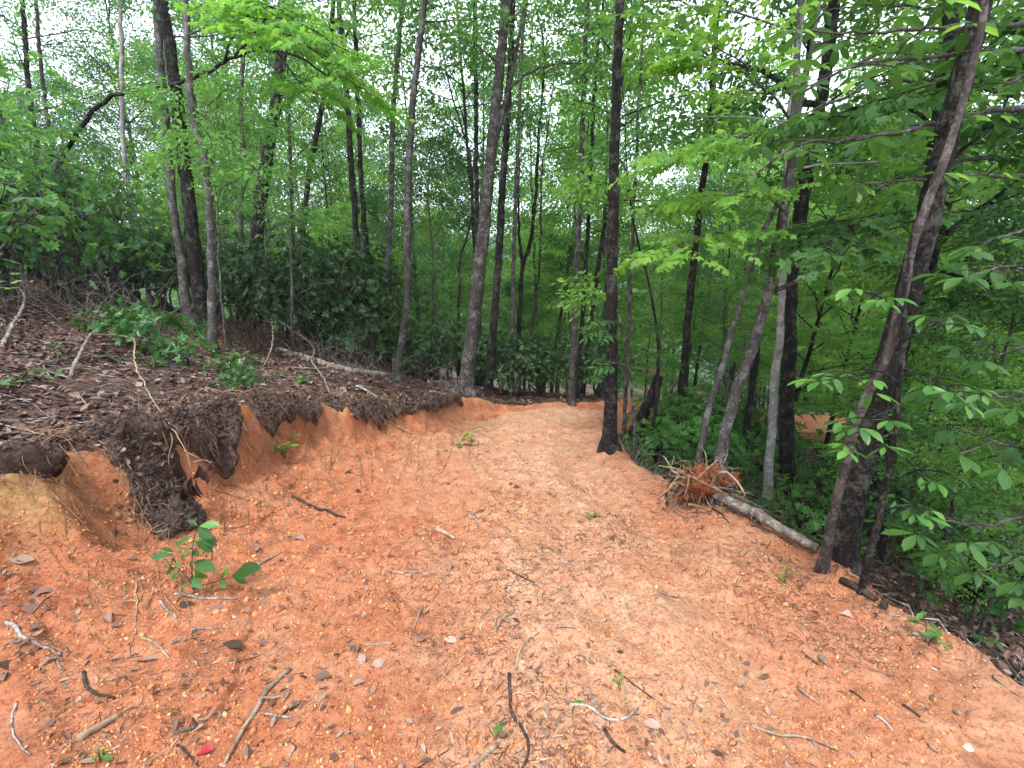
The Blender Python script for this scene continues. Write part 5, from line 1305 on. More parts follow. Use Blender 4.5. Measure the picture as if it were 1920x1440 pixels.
def dress_sod():
    r = np.random.default_rng(88); A = MB(); B_ = MB(); C_ = MB()
    for G in SURF:
        nv, n, _ = G.shape
        def pick(k, lo, hi):
            i = (lo + (hi - lo) * r.random(k)) * (nv - 2); j = r.random(k) * (n - 2); a = i.astype(int); b = j.astype(int); f = (i - a)[:, None]; g_ = (j - b)[:, None]
            return G[a, b] * (1 - f) * (1 - g_) + G[a + 1, b] * f * (1 - g_) + G[a, b + 1] * (1 - f) * g_ + G[a + 1, b + 1] * f * g_
        k = n * 26 if n > 100 else n * 60
        p = pick(k, .05, 1); S = .0055 * np.exp(np.minimum(r.exponential(.6, k), 1.7)); F = rand_frames(r, k, 1.0) * S[:, None, None]; t = np.arange(k) % 4
        for q in range(4): A.scatter(LUMP8[q], F[t == q], p[t == q])
        k = n * 16
        p = pick(k, .6, 1); S = .008 * np.exp(np.minimum(r.exponential(.5, k), 1.3)); F = rand_frames(r, k, 1.0) * S[:, None, None]; t = np.arange(k) % 4
        for q in range(4): A.scatter(LUMP8[q], F[t == q], p[t == q])
        k = n * 40
        p = pick(k, .74, 1); S = .007 * np.exp(np.minimum(r.exponential(.5, k), 1.4)); F = rand_frames(r, k, 1.0) * S[:, None, None]; t = np.arange(k) % 4
        for q in range(4): A.scatter(LUMP8[q], F[t == q], p[t == q] + (0, -.004, 0))
        k = n * 5
        p = pick(k, .55, 1); S = r.uniform(.03, .10, k); F = frames(np.stack([r.normal(0, .5, k), r.normal(-.2, .4, k), -np.abs(r.normal(.8, .4, k))], -1), np.array([.3, -1, .2])) * S[:, None, None]; t = np.arange(k) % 4
        for q in range(4): C_.scatter(SHRED[q], F[t == q], p[t == q] + (0, -.006, .004))
        k = n * 8 if n > 100 else n * 3
        p = pick(k, 0, .62 if n > 60 else .5); S = r.uniform(.04, .09, k); F = rand_frames(r, k, .5) * S[:, None, None]; t = np.arange(k) % 4
        for q in range(4): B_.scatter(CURL[q], F[t == q], p[t == q] + (0, 0, .012))
        k = n * 14 if n > 100 else n * 30
        p = pick(k, .1, 1); S = r.uniform(.02, .06, k); F = rand_frames(r, k, .8) * S[:, None, None]; t = np.arange(k) % 4
        for q in range(4): C_.scatter(SHRED[q], F[t == q], p[t == q] + (0, 0, .006))
    tag(link('peat_crumbs', A.mesh('peat_crumbs', M['peat'], False)), 'dark peat crumbs clinging to the torn sod', kind='stuff')
    tag(link('leaf_litter_sod', B_.mesh('leaf_litter_sod', M['litter'], False)), 'dead leaves lying on the torn sod', kind='stuff')
    tag(link('root_fibres', C_.mesh('root_fibres', M['litter'], False)), 'dry fibres matted into the torn sod', kind='stuff')
dress_sod()
on_clay = lambda ins, left, right, t, lit, dl, dr, x, y, r: lit < .5
on_lit = lambda ins, left, right, t, lit, dl, dr, x, y, r: lit > .35
x, y, r = scatter_pts(46000, 1, .8, 9.5, -1.25, 1.2, 1.75)
loose('clay_crumbs', 'loose clay crumbs strewn over road and bank', LUMP8, 'crumb', x, y, r, lambda r, n, y: .0026 * np.exp(np.minimum(r.exponential(.45, n), 1.35)) * np.clip(y / 2, 1, 2.2), .5, on_clay)
x, y, r = scatter_pts(800, 2, .8, 9, -1.25, 1.2, 1.7)
loose('clay_clods', 'clay clods lying on road and bank', LUMP, 'crumb', x, y, r, lambda r, n, y: .008 * np.exp(np.minimum(r.exponential(.35, n), 1.0)), .5, on_clay)
x, y, r = scatter_pts(60000, 3, .8, 9.5, -1.25, 1.2, 1.75)
loose('wood_shreds', 'dark bark shreds and needles scattered on the clay', SHRED, 'shred', x, y, r, lambda r, n, y: r.uniform(.014, .05, n) * np.clip(y / 2.2, 1, 1.8), .25,
      lambda ins, left, right, t, lit, dl, dr, x, y, r: (lit < .5) & (r.random(len(x)) < np.clip(.30 + 1.5 * fbm(x * 1.2, y * 1.2, 3, 66) + .5 * sstep(.9, .1, dr), .05, 1) * np.where(left, .5, 1)))
x, y, r = scatter_pts(2600, 4, .9, 9.5, -1.25, 1.2, 1.45)
loose('leaf_scraps', 'brown leaf scraps trodden into the clay', CURL, 'litter_pale', x, y, r, lambda r, n, y: r.uniform(.02, .055, n), .3,
      lambda ins, left, right, t, lit, dl, dr, x, y, r: (lit < .5) & (r.random(len(x)) < np.clip(.02 + 1.3 * fbm(x * 1.1 + 9, y * 1.1, 3, 67) + .7 * sstep(.7, .1, dr) + .6 * sstep(-1.0, -1.9, x) * sstep(3, 1.4, y), .02, 1)))
x, y, r = scatter_pts(42000, 5, 1.2, 13, -1.35, .2, .6)
loose('leaf_litter', 'brown dead leaves carpeting the slope above the bank', CURL, 'litter', x, y, r, lambda r, n, y: r.uniform(.04, .09, n), .42, lambda ins, left, right, t, lit, dl, dr, x, y, r: (lit > .45) & left & (r.random(len(x)) < np.clip(.62 + .9 * fbm(x * 1.1, y * 1.1, 3, 68) - .5 * sstep(1.5, 1.02, t), .06, 1)), .004)
x, y, r = scatter_pts(15000, 6, 1.2, 13, .15, 1.4, .6)
loose('leaf_litter_below', 'brown dead leaves on the forest floor below the road', CURL, 'litter', x, y, r, lambda r, n, y: r.uniform(.045, .10, n), .38, lambda ins, left, right, t, lit, dl, dr, x, y, r: (lit > .35) & right)
x, y, r = scatter_pts(3000, 12, 2.3, 9, -1.0, .1, .6)
loose('toe_clods', 'clods broken from the cut bank lying at its foot', LUMP, 'crumb', x, y, r, lambda r, n, y: .006 * np.exp(np.minimum(r.exponential(.5, n), 1.5)), .6,
      lambda ins, left, right, t, lit, dl, dr, x, y, r: (lit < .5) & ((left & (t < .75)) | (ins & (dl < .35))) & (fbm(x * 2, y * 2, 2, 81) > -.1))
def twigs(name, label, n, seed, alo, ahi, ylo, yhi, side, mat, rr=(.002, .006), LL=(.12, .6)):
    x, y, r = scatter_pts(n, seed, ylo, yhi, alo, ahi, .8)
    z, ins, left, right, t, lit, dl, dr = terr(x, y, True)
    k = (lit > .3) & (left if side < 0 else right); x, y = x[k], y[k]; m = MB()
    A = r.uniform(0, 6.28, len(x)); LN = r.uniform(*LL, len(x))
    for i in range(len(x)):
        d = np.array([math.cos(A[i]), math.sin(A[i])]) * LN[i]
        W = np.array([(x[i], y[i], 0), (x[i] + d[0] * .5 + r.normal(0, .03), y[i] + d[1] * .5 + r.normal(0, .03), 0), (x[i] + d[0], y[i] + d[1], 0)])
        W[:, 2] = terr(W[:, 0], W[:, 1]) + (.015, r.uniform(.015, .06), r.uniform(.01, .07))
        m.tube(W, np.array([1, .8, .45]) * r.uniform(*rr), 4, cap=False)
    tag(link(name, m.mesh(name, M[mat])), label, kind='stuff')
twigs('twig_litter', 'small dead twigs lying in the leaves above the bank', 900, 7, -1.35, .1, 1.5, 12, -1, 'dead_grey')
twigs('twig_litter_below', 'small dead twigs lying on the forest floor below the road', 800, 8, .15, 1.4, 1.5, 12, 1, 'dead_grey')
def brush(name, label, spots, n, seed, mat, H=.5, R=.5, rad=(.003, .008)):
    r = np.random.default_rng(seed); m = MB()
    for i in range(n):
        cx, cy, s = spots[i % len(spots)]
        x = cx + r.normal(0, R * s * .6); y = cy + r.normal(0, R * s * .6); a = r.uniform(0, 6.28); L = r.uniform(.3, 1.2) * s
        z0 = tz(x, y); z1 = r.uniform(-.1, H * s)
        q = np.array([x + math.cos(a) * L, y + math.sin(a) * L, 0]); q[2] = max(tz(q[0], q[1]) + .01, z0 + z1)
        Q, _ = resample([(x, y, z0 - .02), ((x + q[0]) / 2, (y + q[1]) / 2, (z0 + q[2]) / 2 + r.uniform(0, .25) * s), q], .1, .04, seed + i)
        m.tube(Q, np.linspace(r.uniform(*rad), .0015, len(Q)), 4, cap=False)
    tag(link(name, m.mesh(name, M[mat])), label, kind='stuff')
g = ground(465, 655); brush('brush_heap', 'dark tangle of dead brush by the head of the fallen log', [(g[0], g[1], 1.1), (g[0] + .5, g[1] + .2, .9), (g[0] - .4, g[1] + .5, 1)], 170, 21, 'dead_dark', .8, .5)
g = ground(1215, 880); brush('brush_tangle', 'tangle of dead twigs along the right road edge before the hollow', [(1.75, 5.7, .7), (2.1, 5.2, .7), (2.35, 4.8, .7), (1.75, 6.4, .6), (2.6, 5.6, .9), (3.1, 5.9, 1)], 190, 22, 'dead_grey', .55, .45, (.002, .006))
brush('dead_twigs', 'bare dead lower twigs under the left thicket', [(-8.0, 7.2, 1.2), (-7.0, 7.6, 1.2), (-6.4, 8.2, 1.1), (-3.6, 9.0, .9), (-2.6, 9.0, .9), (-1.0, 8.8, .6)], 230, 23, 'dead_grey', .9, .6, (.003, .008))
brush('vine_tangle', 'thin dead stems and vines standing in the hollow', [(3.3, 3.6, .8), (3.9, 4.4, 1), (4.6, 5.4, 1), (3.6, 6.6, 1), (5.2, 4.0, 1), (3.0, 2.6, .6)], 160, 24, 'dead_dark', .8, .6, (.003, .007))

# ------------------------------------------------------------------ sticks, roots, logs, leaves one by one
_sk = [0]
def stick(label, pts, w, mat='dead', name='stick', cat='stick', lift=.6, group=None, taper=.55, forks=(), rough=.18, jit=.012, air=None):
    _sk[0] += 1
    G = np.array([ground(*p) for p in pts])
    r0 = w / 2 * wdepth(G[0]) / FPX * (.72 if mat == 'dead_dark' and cat == 'stick' else .9)
    if air is not None: G[:, 2] += np.array(air)
    G[:, 2] += r0 * lift
    Q, t = resample(G, max(.012, r0 * 2.5), jit * min(1, np.linalg.norm(G[-1] - G[0]) * 2), _sk[0] * 13)
    if air is None:
        Q[:, 2] = np.maximum(Q[:, 2], terr(Q[:, 0], Q[:, 1]) + r0 * .35)
    base = Q[0].copy(); m = MB(); m.tube(Q - base, r0 * (1 - (1 - taper) * t), 8 if w > 5 else 6, rough, _sk[0])
    if not forks:
        o = link(name, m.mesh(name, M[mat])); o.location = base; tag(o, label, cat, group)
    else:
        o = thing(name, label, cat, base, group); link('stem', m.mesh('stem', M[mat]), o)
        for fp, fw in forks:
            F = np.array([ground(*p) for p in fp]); F[0] = Q[np.argmin(((Q - F[0]) ** 2).sum(1))]
            F[1:, 2] += r0 * .6
            R_, tt_ = resample(F, .02, jit, _sk[0] * 17); fm = MB(); fr = fw / 2 * wdepth(F[0]) / FPX
            fm.tube(R_ - base, fr * (1 - .5 * tt_), 6, rough, 5); link('fork', fm.mesh('fork', M[mat]), o)
    return o
S = stick
S('pale lichened stick with a broken knobbly end at the left edge', [(12, 1167), (45, 1192), (78, 1216), (108, 1232)], 9, 'dead_grey', forks=[([(100, 1230), (118, 1216), (128, 1224)], 8), ([(106, 1232), (108, 1250), (122, 1258)], 7)])
S('thin straight root running down the clay left of the sprig', [(255, 1093), (257, 1140), (252, 1190), (244, 1230)], 4, 'dead')
S('short curved pale stick with a twig on the clay', [(265, 1196), (290, 1206), (308, 1225), (318, 1237)], 6, 'dead', forks=[([(300, 1195), (312, 1218), (333, 1242)], 3)])
S('small pale twig at the foot of the thin root', [(226, 1240), (240, 1234), (266, 1230)], 4, 'dead')
S('short brown stick below the sprig', [(300, 1127), (315, 1144), (331, 1160)], 6, 'dead_grey')
S('long whitish branch at the bottom edge, lower left of the middle', [(543, 1257), (496, 1306), (470, 1350), (440, 1398), (421, 1436)], 10, 'dead', forks=[([(496, 1306), (520, 1312), (548, 1300)], 6)])
S('split chunk of pale wood near the bottom left', [(146, 1389), (185, 1366), (232, 1339)], 17, 'dead', taper=.7, rough=.3)
S('grey stick lying left of the long whitish branch', [(319, 1376), (368, 1362), (400, 1343), (432, 1328)], 7, 'dead_grey')
S('short grey stick right of the long whitish branch', [(498, 1338), (522, 1345), (548, 1347)], 7, 'dead_grey')
S('curved thin twig near the bottom left corner', [(31, 1318), (24, 1360), (32, 1395), (58, 1416)], 5, 'dead_grey')
S('thin pale twig at the bottom edge left of the crimson leaf', [(268, 1438), (300, 1418), (326, 1398)], 4, 'dead')
S('short dark stick touching the crimson leaf', [(332, 1398), (350, 1414), (372, 1438)], 8, 'dead_dark')
S('rotten dark twig left of the split wood chunk', [(158, 1263), (164, 1290), (180, 1303), (216, 1311)], 10, 'dead_dark', rough=.4)
S('thin grey twig on the clay in the left foreground', [(440, 1240), (480, 1232), (524, 1222)], 4, 'dead_grey')
S('short whitish stick right of the sprig', [(483, 1061), (505, 1049), (528, 1036)], 7, 'dead')
S('brown root lying at the foot of the sprig', [(328, 1114), (370, 1121), (410, 1122), (442, 1125)], 8, 'dead_grey')
S('pale short stick among leaves below the sprig', [(361, 1180), (395, 1179), (428, 1178)], 5, 'dead_grey')
S('dark stick lying across the left side of the road', [(549, 932), (580, 948), (612, 960), (647, 971)], 8, 'dead_dark')
S('gnarled dark stick standing out at the bottom centre', [(955, 1265), (958, 1325), (975, 1362), (992, 1392), (985, 1432), (978, 1446)], 10, 'dead_dark', rough=.25)
S('pale wood splinter at the bottom edge left of centre', [(878, 1444), (905, 1421), (933, 1398)], 13, 'dead', taper=.8)
S('thin pale curved twig left of the gnarled dark stick', [(843, 1367), (850, 1392), (853, 1415)], 5, 'dead')
S('forked pale root on the sandy middle of the road', [(968, 1255), (975, 1228), (990, 1205), (1012, 1184), (1035, 1166)], 6, 'dead', forks=[([(990, 1205), (1000, 1225), (1003, 1243)], 4), ([(1000, 1195), (1012, 1212), (1010, 1200)], 3)])
S('short pale stick flat on the left middle of the road', [(735, 1073), (760, 1075), (786, 1072)], 6, 'dead')
S('pale wood chip on the upper middle of the road', [(814, 993), (833, 1001), (852, 1012)], 10, 'dead')
S('small pale chip right of the larger wood chip', [(879, 966), (887, 974), (896, 982)], 7, 'dead')
S('pinkish flat stick left of the green-black bark flake', [(684, 1211), (710, 1209), (738, 1207)], 7, 'dead')
S('thin pale twig standing on end above the bark flake', [(792, 1139), (783, 1160), (774, 1182)], 5, 'dead')
S('bent pale twig on the sandy part of the road', [(964, 1145), (940, 1168), (927, 1192)], 6, 'dead', forks=[([(950, 1155), (935, 1160), (927, 1180)], 4)])
S('thick dark root piece at the bottom right of centre', [(1134, 1370), (1145, 1390), (1158, 1404), (1172, 1412)], 11, 'dead_dark', rough=.4)
S('grey forked twig with a pale end right of the gnarled stick', [(1068, 1320), (1105, 1328), (1128, 1343), (1160, 1350), (1196, 1330)], 7, 'dead_grey', forks=[([(1128, 1343), (1112, 1318), (1104, 1288)], 4)])
S('dark straight twig pointing right in the debris', [(1152, 1257), (1180, 1278), (1200, 1292), (1222, 1308)], 5, 'dead_dark')
S('dark thin twig above the debris patch', [(1235, 1110), (1255, 1117), (1278, 1121)], 5, 'dead_grey')
S('short pale brown sliver in mid road', [(1175, 1133), (1180, 1150), (1187, 1168)], 6, 'dead')
S('thin brown twig lying across the upper middle of the road', [(1048, 1059), (1080, 1054), (1108, 1049)], 4, 'dead_grey')
S('thin dark twig on the sandy strip', [(950, 1069), (975, 1081), (1002, 1093)], 4, 'dead_dark')
S('pale flat stick on the sandy strip', [(1043, 1176), (1060, 1175), (1078, 1178)], 8, 'dead')
S('thin dark twig at the bottom edge left of centre', [(782, 1441), (812, 1424), (842, 1406)], 4, 'dead_dark')
S('long pale crooked root at the bottom right', [(1408, 1361), (1440, 1374), (1480, 1384), (1525, 1391), (1572, 1407)], 7, 'dead', forks=[([(1525, 1391), (1534, 1408), (1546, 1427)], 5)])
S('thin pale twig left of the crooked root', [(1346, 1300), (1360, 1318), (1372, 1342)], 4, 'dead')
S('pale sliver of wood at the right foreground', [(1496, 1290), (1515, 1306), (1537, 1321)], 7, 'dead')
S('yellowish chip on the right foreground', [(1580, 1264), (1590, 1259), (1603, 1256)], 7, 'dead')
S('dark curled stick on the right of the road', [(1510, 1231), (1520, 1238), (1533, 1247)], 8, 'dead_dark')
S('thin dark twig on the right foreground', [(1594, 1296), (1606, 1302), (1622, 1316)], 6, 'dead_dark')
S('short grey stick at the lower right beside a curled leaf', [(1640, 1342), (1655, 1352), (1674, 1372)], 6, 'dead_grey')
S('thin dark blackish-green stick at the lower right', [(1693, 1323), (1708, 1332), (1724, 1345)], 8, 'dead_dark')
S('small pale twig standing at the right shoulder', [(1660, 1193), (1670, 1188), (1680, 1184), (1684, 1176)], 5, 'dead')
S('bleached root at the right edge of the picture', [(1862, 1268), (1885, 1288), (1912, 1306)], 6, 'dead')
S('thin pale twig at the right side of the road', [(1496, 1176), (1505, 1184), (1510, 1192)], 5, 'dead')
S('pale twig in mid road left of the sandy strip', [(848, 1060), (838, 1085), (840, 1095)], 4, 'dead')
S('pale root snaking down the far clay bank', [(658, 778), (690, 782), (712, 796), (745, 802), (775, 815)], 6, 'dead')
S('grey pole lying on the leaf slope near the bank edge', [(668, 726), (705, 744), (735, 762)], 6, 'dead_grey', lift=1)
S('thin vine bending down the leaf slope from the brush heap', [(515, 625), (540, 652), (570, 662), (590, 700), (605, 715), (618, 740)], 4, 'dead_grey', air=(.5, .42, .3, .12, .08, .02))
S('looping vine at the right side of the brush heap', [(497, 635), (513, 648), (517, 668), (508, 682), (495, 690)], 4, 'dead_grey', air=(.35, .42, .36, .16, .02))
S('arched pale vine over the thicket end left of the far bend', [(938, 705), (938, 695), (950, 690), (962, 692), (968, 715)], 5, 'dead_grey', air=(.05, .55, .75, .6, .1))
S('pale leaning dead pole under the trees right of the broken snag', [(1222, 815), (1250, 770), (1282, 720)], 9, 'bark_pale', air=(.0, .45, 1.0), taper=.6)
S('greyish thin pole leaning left from the big forked trunk', [(790, 672), (835, 640), (872, 612)], 6, 'dead_grey', air=(.05, .35, .7))
S('bent bare branch arching over the leaf slope at the left', [(134, 712), (160, 684), (180, 669)], 8, 'dead_grey', name='branch', cat='branch', air=(.02, .16, .26), taper=.8)
S('bleached branch at the left edge above the leaf slope', [(4, 656), (28, 628), (50, 606), (52, 584), (44, 575)], 9, 'dead_grey', name='branch', cat='branch', air=(.0, .1, .2, .25, .28))

def hanging_branch():
    g = ground(180, 669); y0 = 4.6
    W = [ground(180, 669) + (0, 0, .26), ground(228, 668) + (0, 0, .26), at(262, 705, 4.3), at(290, 755, 3.95), at(311, 785, 3.75), at(335, 822, 3.55), at(350, 850, 3.45), at(358, 880, 3.4)]
    base = W[0].copy(); o = thing('bare_branch', 'long thin bare branch hanging over the bank with withered dark leaves', 'branch', base)
    Q, t = resample(W, .04, .01, 3); m = MB(); m.tube(Q - base, .011 * (1 - .8 * t) + .001, 7, .15, 2); link('stem', m.mesh('stem', M['dead']), o)
    for pts in ([(311, 785, 3.75), (319, 810, 3.65), (322, 825, 3.6), (316, 860, 3.5), (318, 888, 3.45)], [(311, 785, 3.75), (302, 795, 3.75), (296, 804, 3.75)], [(358, 868, 3.4), (380, 862, 3.35), (397, 868, 3.3)], [(345, 845, 3.45), (372, 858, 3.4)]):
        w = np.array([at(*p) for p in pts]); q, s = resample(w, .03, .004, 5); fm = MB(); fm.tube(q - base, .004 * (1 - .6 * s), 5, cap=False); tw = link('twig', fm.mesh('twig', M['dead']), o)
        r = np.random.default_rng(8)
    DL = [mk_mesh('leaf', *(lambda t_: (t_[0], [t_[1]]))(_blade(4, .17, .35, .6, c)), True, mats=[M['dryhang']]) for c in (.10, .16)]
    for k, (u, v, l) in enumerate([(318, 868, 26), (332, 862, 34), (336, 866, 40), (345, 905, 40), (352, 895, 46), (358, 892, 48), (362, 900, 40), (373, 870, 38), (377, 872, 34), (386, 878, 30), (398, 866, 24), (402, 872, 22), (328, 868, 30), (368, 898, 34)]):
        yy = 3.38 + rb.uniform(-.04, .04); p = at(u, v, yy); q = at(u + rb.normal(0, 7), v + l, yy + rb.uniform(-.04, .04))
        leaf_obj(DL[k % 2], o, p, q - p, (rb.normal(0, 1), -1, .2), np.linalg.norm(q - p), base)
hanging_branch()

def log(label, pts, w, mat, lift=.55, cat='log', taper=.75, name='fallen_log', air=None, rough=.12):
    return stick(label, pts, w, mat, name, cat, lift, None, taper, (), rough, .01, air)
log('long fallen log lying along the top of the leaf slope under the thicket', [(520, 660), (575, 675), (640, 695), (735, 708)], 15, 'dead_grey')
log('thinner dark log tucked behind the bowed trunk foot', [(690, 692), (715, 700), (735, 706)], 9, 'dead_dark')
log('slender grey pole lying below the long log', [(530, 690), (580, 692), (640, 690)], 5, 'dead_grey')
log('pale thin log on the leaf slope above the bank edge', [(340, 655), (375, 668), (415, 684)], 8, 'dead_grey')
log('short thin log at the foot of the big forked trunk', [(805, 735), (840, 742), (862, 750)], 7, 'dead_grey')
log('long grey log across the hollow at the right edge', [(1688, 1078), (1760, 1098), (1840, 1132), (1930, 1178)], 15, 'dead_grey')
log('mossy dark log against the foot of the slim sapling', [(1578, 1092), (1610, 1108), (1642, 1128)], 17, 'dead_dark')
log('broken rotten log lying along the shoulder at the right', [(1655, 1143), (1690, 1136), (1725, 1138), (1756, 1150)], 15, 'dead_dark', rough=.3)
log('black charred branch at the right edge', [(1856, 1200), (1885, 1194), (1910, 1202), (1935, 1222)], 13, 'dead_dark')
log('short black stump piece standing in the hollow', [(1813, 1188), (1820, 1176), (1828, 1160)], 12, 'dead_dark', air=(0, .1, .22), cat='stump', name='stump')
log('long thin pole lying over the fallen trunk at the right road edge', [(1375, 955), (1430, 975), (1490, 1000), (1560, 1035)], 8, 'dead_grey', air=(.18, .12, .06, .02))
log('short log in the leaves behind the long thin pole', [(1470, 985), (1505, 996), (1540, 1010)], 10, 'dead_grey')

def uprooted():
    c = ground(1310, 945) + np.array([.06, .08, .14]); base = ground(1310, 950)
    o = thing('uprooted_tree', 'upturned root plate full of red clay with its felled trunk lying downhill', 'uprooted tree', base)
    r = np.random.default_rng(71)
    n, k = 44, 28
    th, ph = np.meshgrid(np.linspace(0, 2 * math.pi, n, endpoint=False), np.linspace(.02, math.pi - .02, k))
    V = np.stack([np.sin(ph) * np.cos(th) * .21, np.sin(ph) * np.sin(th) * .12, np.cos(ph) * .15], -1).reshape(-1, 3)
    nn = vnoise(V[:, 0] * 9, V[:, 1] * 9, V[:, 2] * 9, 3) * .6 + vnoise(V[:, 0] * 22, V[:, 1] * 22, V[:, 2] * 22, 4) * .4 + vnoise(V[:, 0] * 50, V[:, 1] * 50, V[:, 2] * 50, 5) * .2
    V = V * (1 + nn)[:, None]
    i = np.arange(k - 1)[:, None] * n; j = np.arange(n)[None]; jj = (j + 1) % n
    me = mk_mesh('clay_plate', V + (c - base), [np.stack([i + j, i + n + j, i + n + jj, i + jj], -1).reshape(-1, 4)], True, mats=[M['wet']])
    link('clay_plate', me, o)
    m = MB(); P, t = resample([c, ground(1390, 968) + (0, 0, .08), ground(1450, 1000) + (0, 0, .07), ground(1530, 1040) + (0, 0, .05)], .08, .02, 4)
    m.tube(P - base, .05 * (1 - .4 * t), 12, .2, 6); link('trunk', m.mesh('trunk', M['dead_grey']), o)
    rl = MB()
    for q in range(220):
        d = norm(r.normal(0, 1, 3) * (1, .7, .8)); s_ = c + d * (.2, .12, .15) * .8; L = r.uniform(.06, .22)
        Q, t = resample([s_, s_ + d * L * .5 + r.normal(0, .04, 3), s_ + d * L * .8 + r.normal(0, .06, 3) - (0, 0, .08)], .02, .02, q + 300); rl.tube(Q - base, .0022, 3, cap=False)
    tag(link('rootlets', rl.mesh('rootlets', M['root']), o), kind='stuff')
    for q in range(100):
        a = r.uniform(0, 2 * math.pi); e = r.uniform(-.7, .7)
        d = norm(np.array([math.cos(a), .55 * math.sin(a) - .15, e])); s = c + d * (.20, .13, .17) * .8
        L = r.uniform(.08, .30); rad = r.choice([.005, .008, .012, .02], p=[.40, .3, .2, .10])
        w = [s, s + d * L * .5 + r.normal(0, .05, 3), s + d * L + r.normal(0, .075, 3) - (0, 0, .2 * L)]
        Q, t = resample(w, .02, .035, q); Q[:, 2] = np.maximum(Q[:, 2], terr(Q[:, 0], Q[:, 1]) + .01)
        rm = MB(); rm.tube(Q - base, rad * (1 - .7 * t), 6, .25, q); link('root', rm.mesh('root', M[['root', 'dead_dark', 'dead_grey', 'dead'][int(r.choice(4, p=[.30, .40, .22, .08]))]]), o)
    for pts, w in [([(1232, 935), (1255, 915), (1275, 893), (1288, 898)], .012), ([(1290, 892), (1320, 905), (1350, 920), (1365, 930)], .016), ([(1305, 900), (1325, 880), (1345, 862)], .010), ([(1290, 945), (1310, 950), (1335, 958)], .012)]:
        Q, t = resample(np.array([at(u, v, base[1] - .12) for u, v in pts]), .03, .01, 9); rm = MB(); rm.tube(Q - base, w * (1 - .5 * t), 8, .3, 3); link('root', rm.mesh('root', M['root']), o)
uprooted()
def snag():
    g = ground(1188, 822); y = g[1]; base = g
    o = thing('broken_snag', 'leaning broken snag with a torn reddish top right of the tall straight trunk', 'dead tree', base)
    P, t = resample([g - (.05, 0, .15), g, at(1206, 778, y), at(1225, 738, y), at(1236, 704, y)], .06, .01, 6); wd = wdepth(g) / FPX
    m = MB(); m.tube(P - base, np.interp(t, [0, 1], [13, 9]) * wd, 12, .15, 5); link('trunk', m.mesh('trunk', M['bark_dark']), o)
    tip = P[-1]
    for k in range(9):
        d = np.array([rb.normal(-.12, .12), rb.normal(0, .06), rb.uniform(.02, .16)]); q, s = resample([tip + rb.normal(0, .03, 3), tip + d * .6, tip + d + (-.06, 0, 0)], .03, .01, k)
        sm = MB(); sm.tube(q - base, .014 * (1 - .9 * s), 5, .2, k); link('splinter', sm.mesh('splinter', M['root']), o)
snag()

# drifts of trodden leaves and bark bits
def drifts():
    r = np.random.default_rng(505); m = MB(); q_ = MB()
    for u, v, n, sp in [(40, 1050, 60, 45), (60, 1235, 55, 45), (150, 1400, 40, 60), (1130, 1345, 50, 70), (1250, 1385, 60, 70), (690, 985, 30, 40), (655, 1130, 26, 30), (460, 1225, 30, 70), (545, 1330, 40, 50), (1000, 1110, 30, 50), (1160, 1290, 40, 70), (20, 1110, 40, 40), (520, 1010, 40, 60), (1440, 1060, 26, 60), (1560, 1180, 30, 60), (330, 1380, 30, 60)]:
        for k in range(n):
            g = ground(u + r.normal(0, sp), min(v + r.normal(0, sp * .6), 1500)); s = r.uniform(.014, .042); F = rand_frames(r, 1, .45) * s
            m.scatter(CURL[k % 4], F, g[None] + (0, 0, .12 * s)) if k % 5 < 3 else q_.scatter(SHRED[k % 4], F * 1.6, g[None] + (0, 0, .004))
    tag(link('leaf_drifts', m.mesh('leaf_drifts', M['litter_pale'], False)), 'small drifts of trodden grey-brown leaf bits on the clay', kind='stuff')
    tag(link('bark_bits', q_.mesh('bark_bits', M['shred'], False)), 'dark bark bits among the drifts of leaves', kind='stuff')
drifts()
# fallen leaves, each its own
def _dead(seed):
    r = np.random.default_rng(seed); V, Q, T_ = _blade(5, r.uniform(.18, .28), r.uniform(-.2, .25), .6, r.uniform(-.03, .12))
    V = V + np.stack([np.zeros(len(V)), np.zeros(len(V)), .10 * vnoise(V[:, 0] * 4 + seed, V[:, 1] * 6, None, seed)], -1); return V, Q
def leaf_mesh(seed, mat):
    V, Q = _dead(seed); return mk_mesh('fallen_leaf', V, [Q], True, mats=[M[mat]])
DEADL = [leaf_mesh(k, 'litter' if k % 2 else 'litter_pale') for k in range(10)]
def fallen(label, u, v, size_px, me, seed, group=None, ang=None, tilt=.25):
    g = ground(u, v); s = size_px * wdepth(g) / FPX; r = np.random.default_rng(seed); a = r.uniform(0, 6.28) if ang is None else ang
    F = frames(np.array([[math.cos(a), math.sin(a), r.normal(0, .08)]]), np.array([[r.normal(0, tilt), r.normal(0, tilt) - .15, 1]]))[0] * s
    o = bpy.data.objects.new('fallen_leaf', me); COL.objects.link(o); mm = Matrix.Identity(4)
    for i in range(3):
        for j in range(3): mm[i][j] = F[i, j]
        mm[i][3] = g[i] - F[i, 0] * .5 + (.10 * s if i == 2 else 0)
    o.matrix_basis = mm; tag(o, label, 'leaf', group)
fallen('crimson leaf at the bottom left', 383, 1411, 34, leaf_mesh(40, 'red_leaf'), 1, ang=.6)
fallen('dark green leaf beside the gnarled dark stick', 935, 1370, 34, leaf_mesh(41, 'green_leaf'), 2, ang=.9)
fallen('pale pink flat leaf on the middle of the road', 845, 1203, 28, leaf_mesh(42, 'pink_leaf'), 3, ang=-.4)
fallen('grey-green bark flake left of the pale pink leaf', 785, 1200, 30, leaf_mesh(43, 'litter'), 4, ang=-.2)
fallen('narrow green leaf on the grey forked twig', 1082, 1319, 24, leaf_mesh(44, 'green_leaf'), 5, ang=.1)
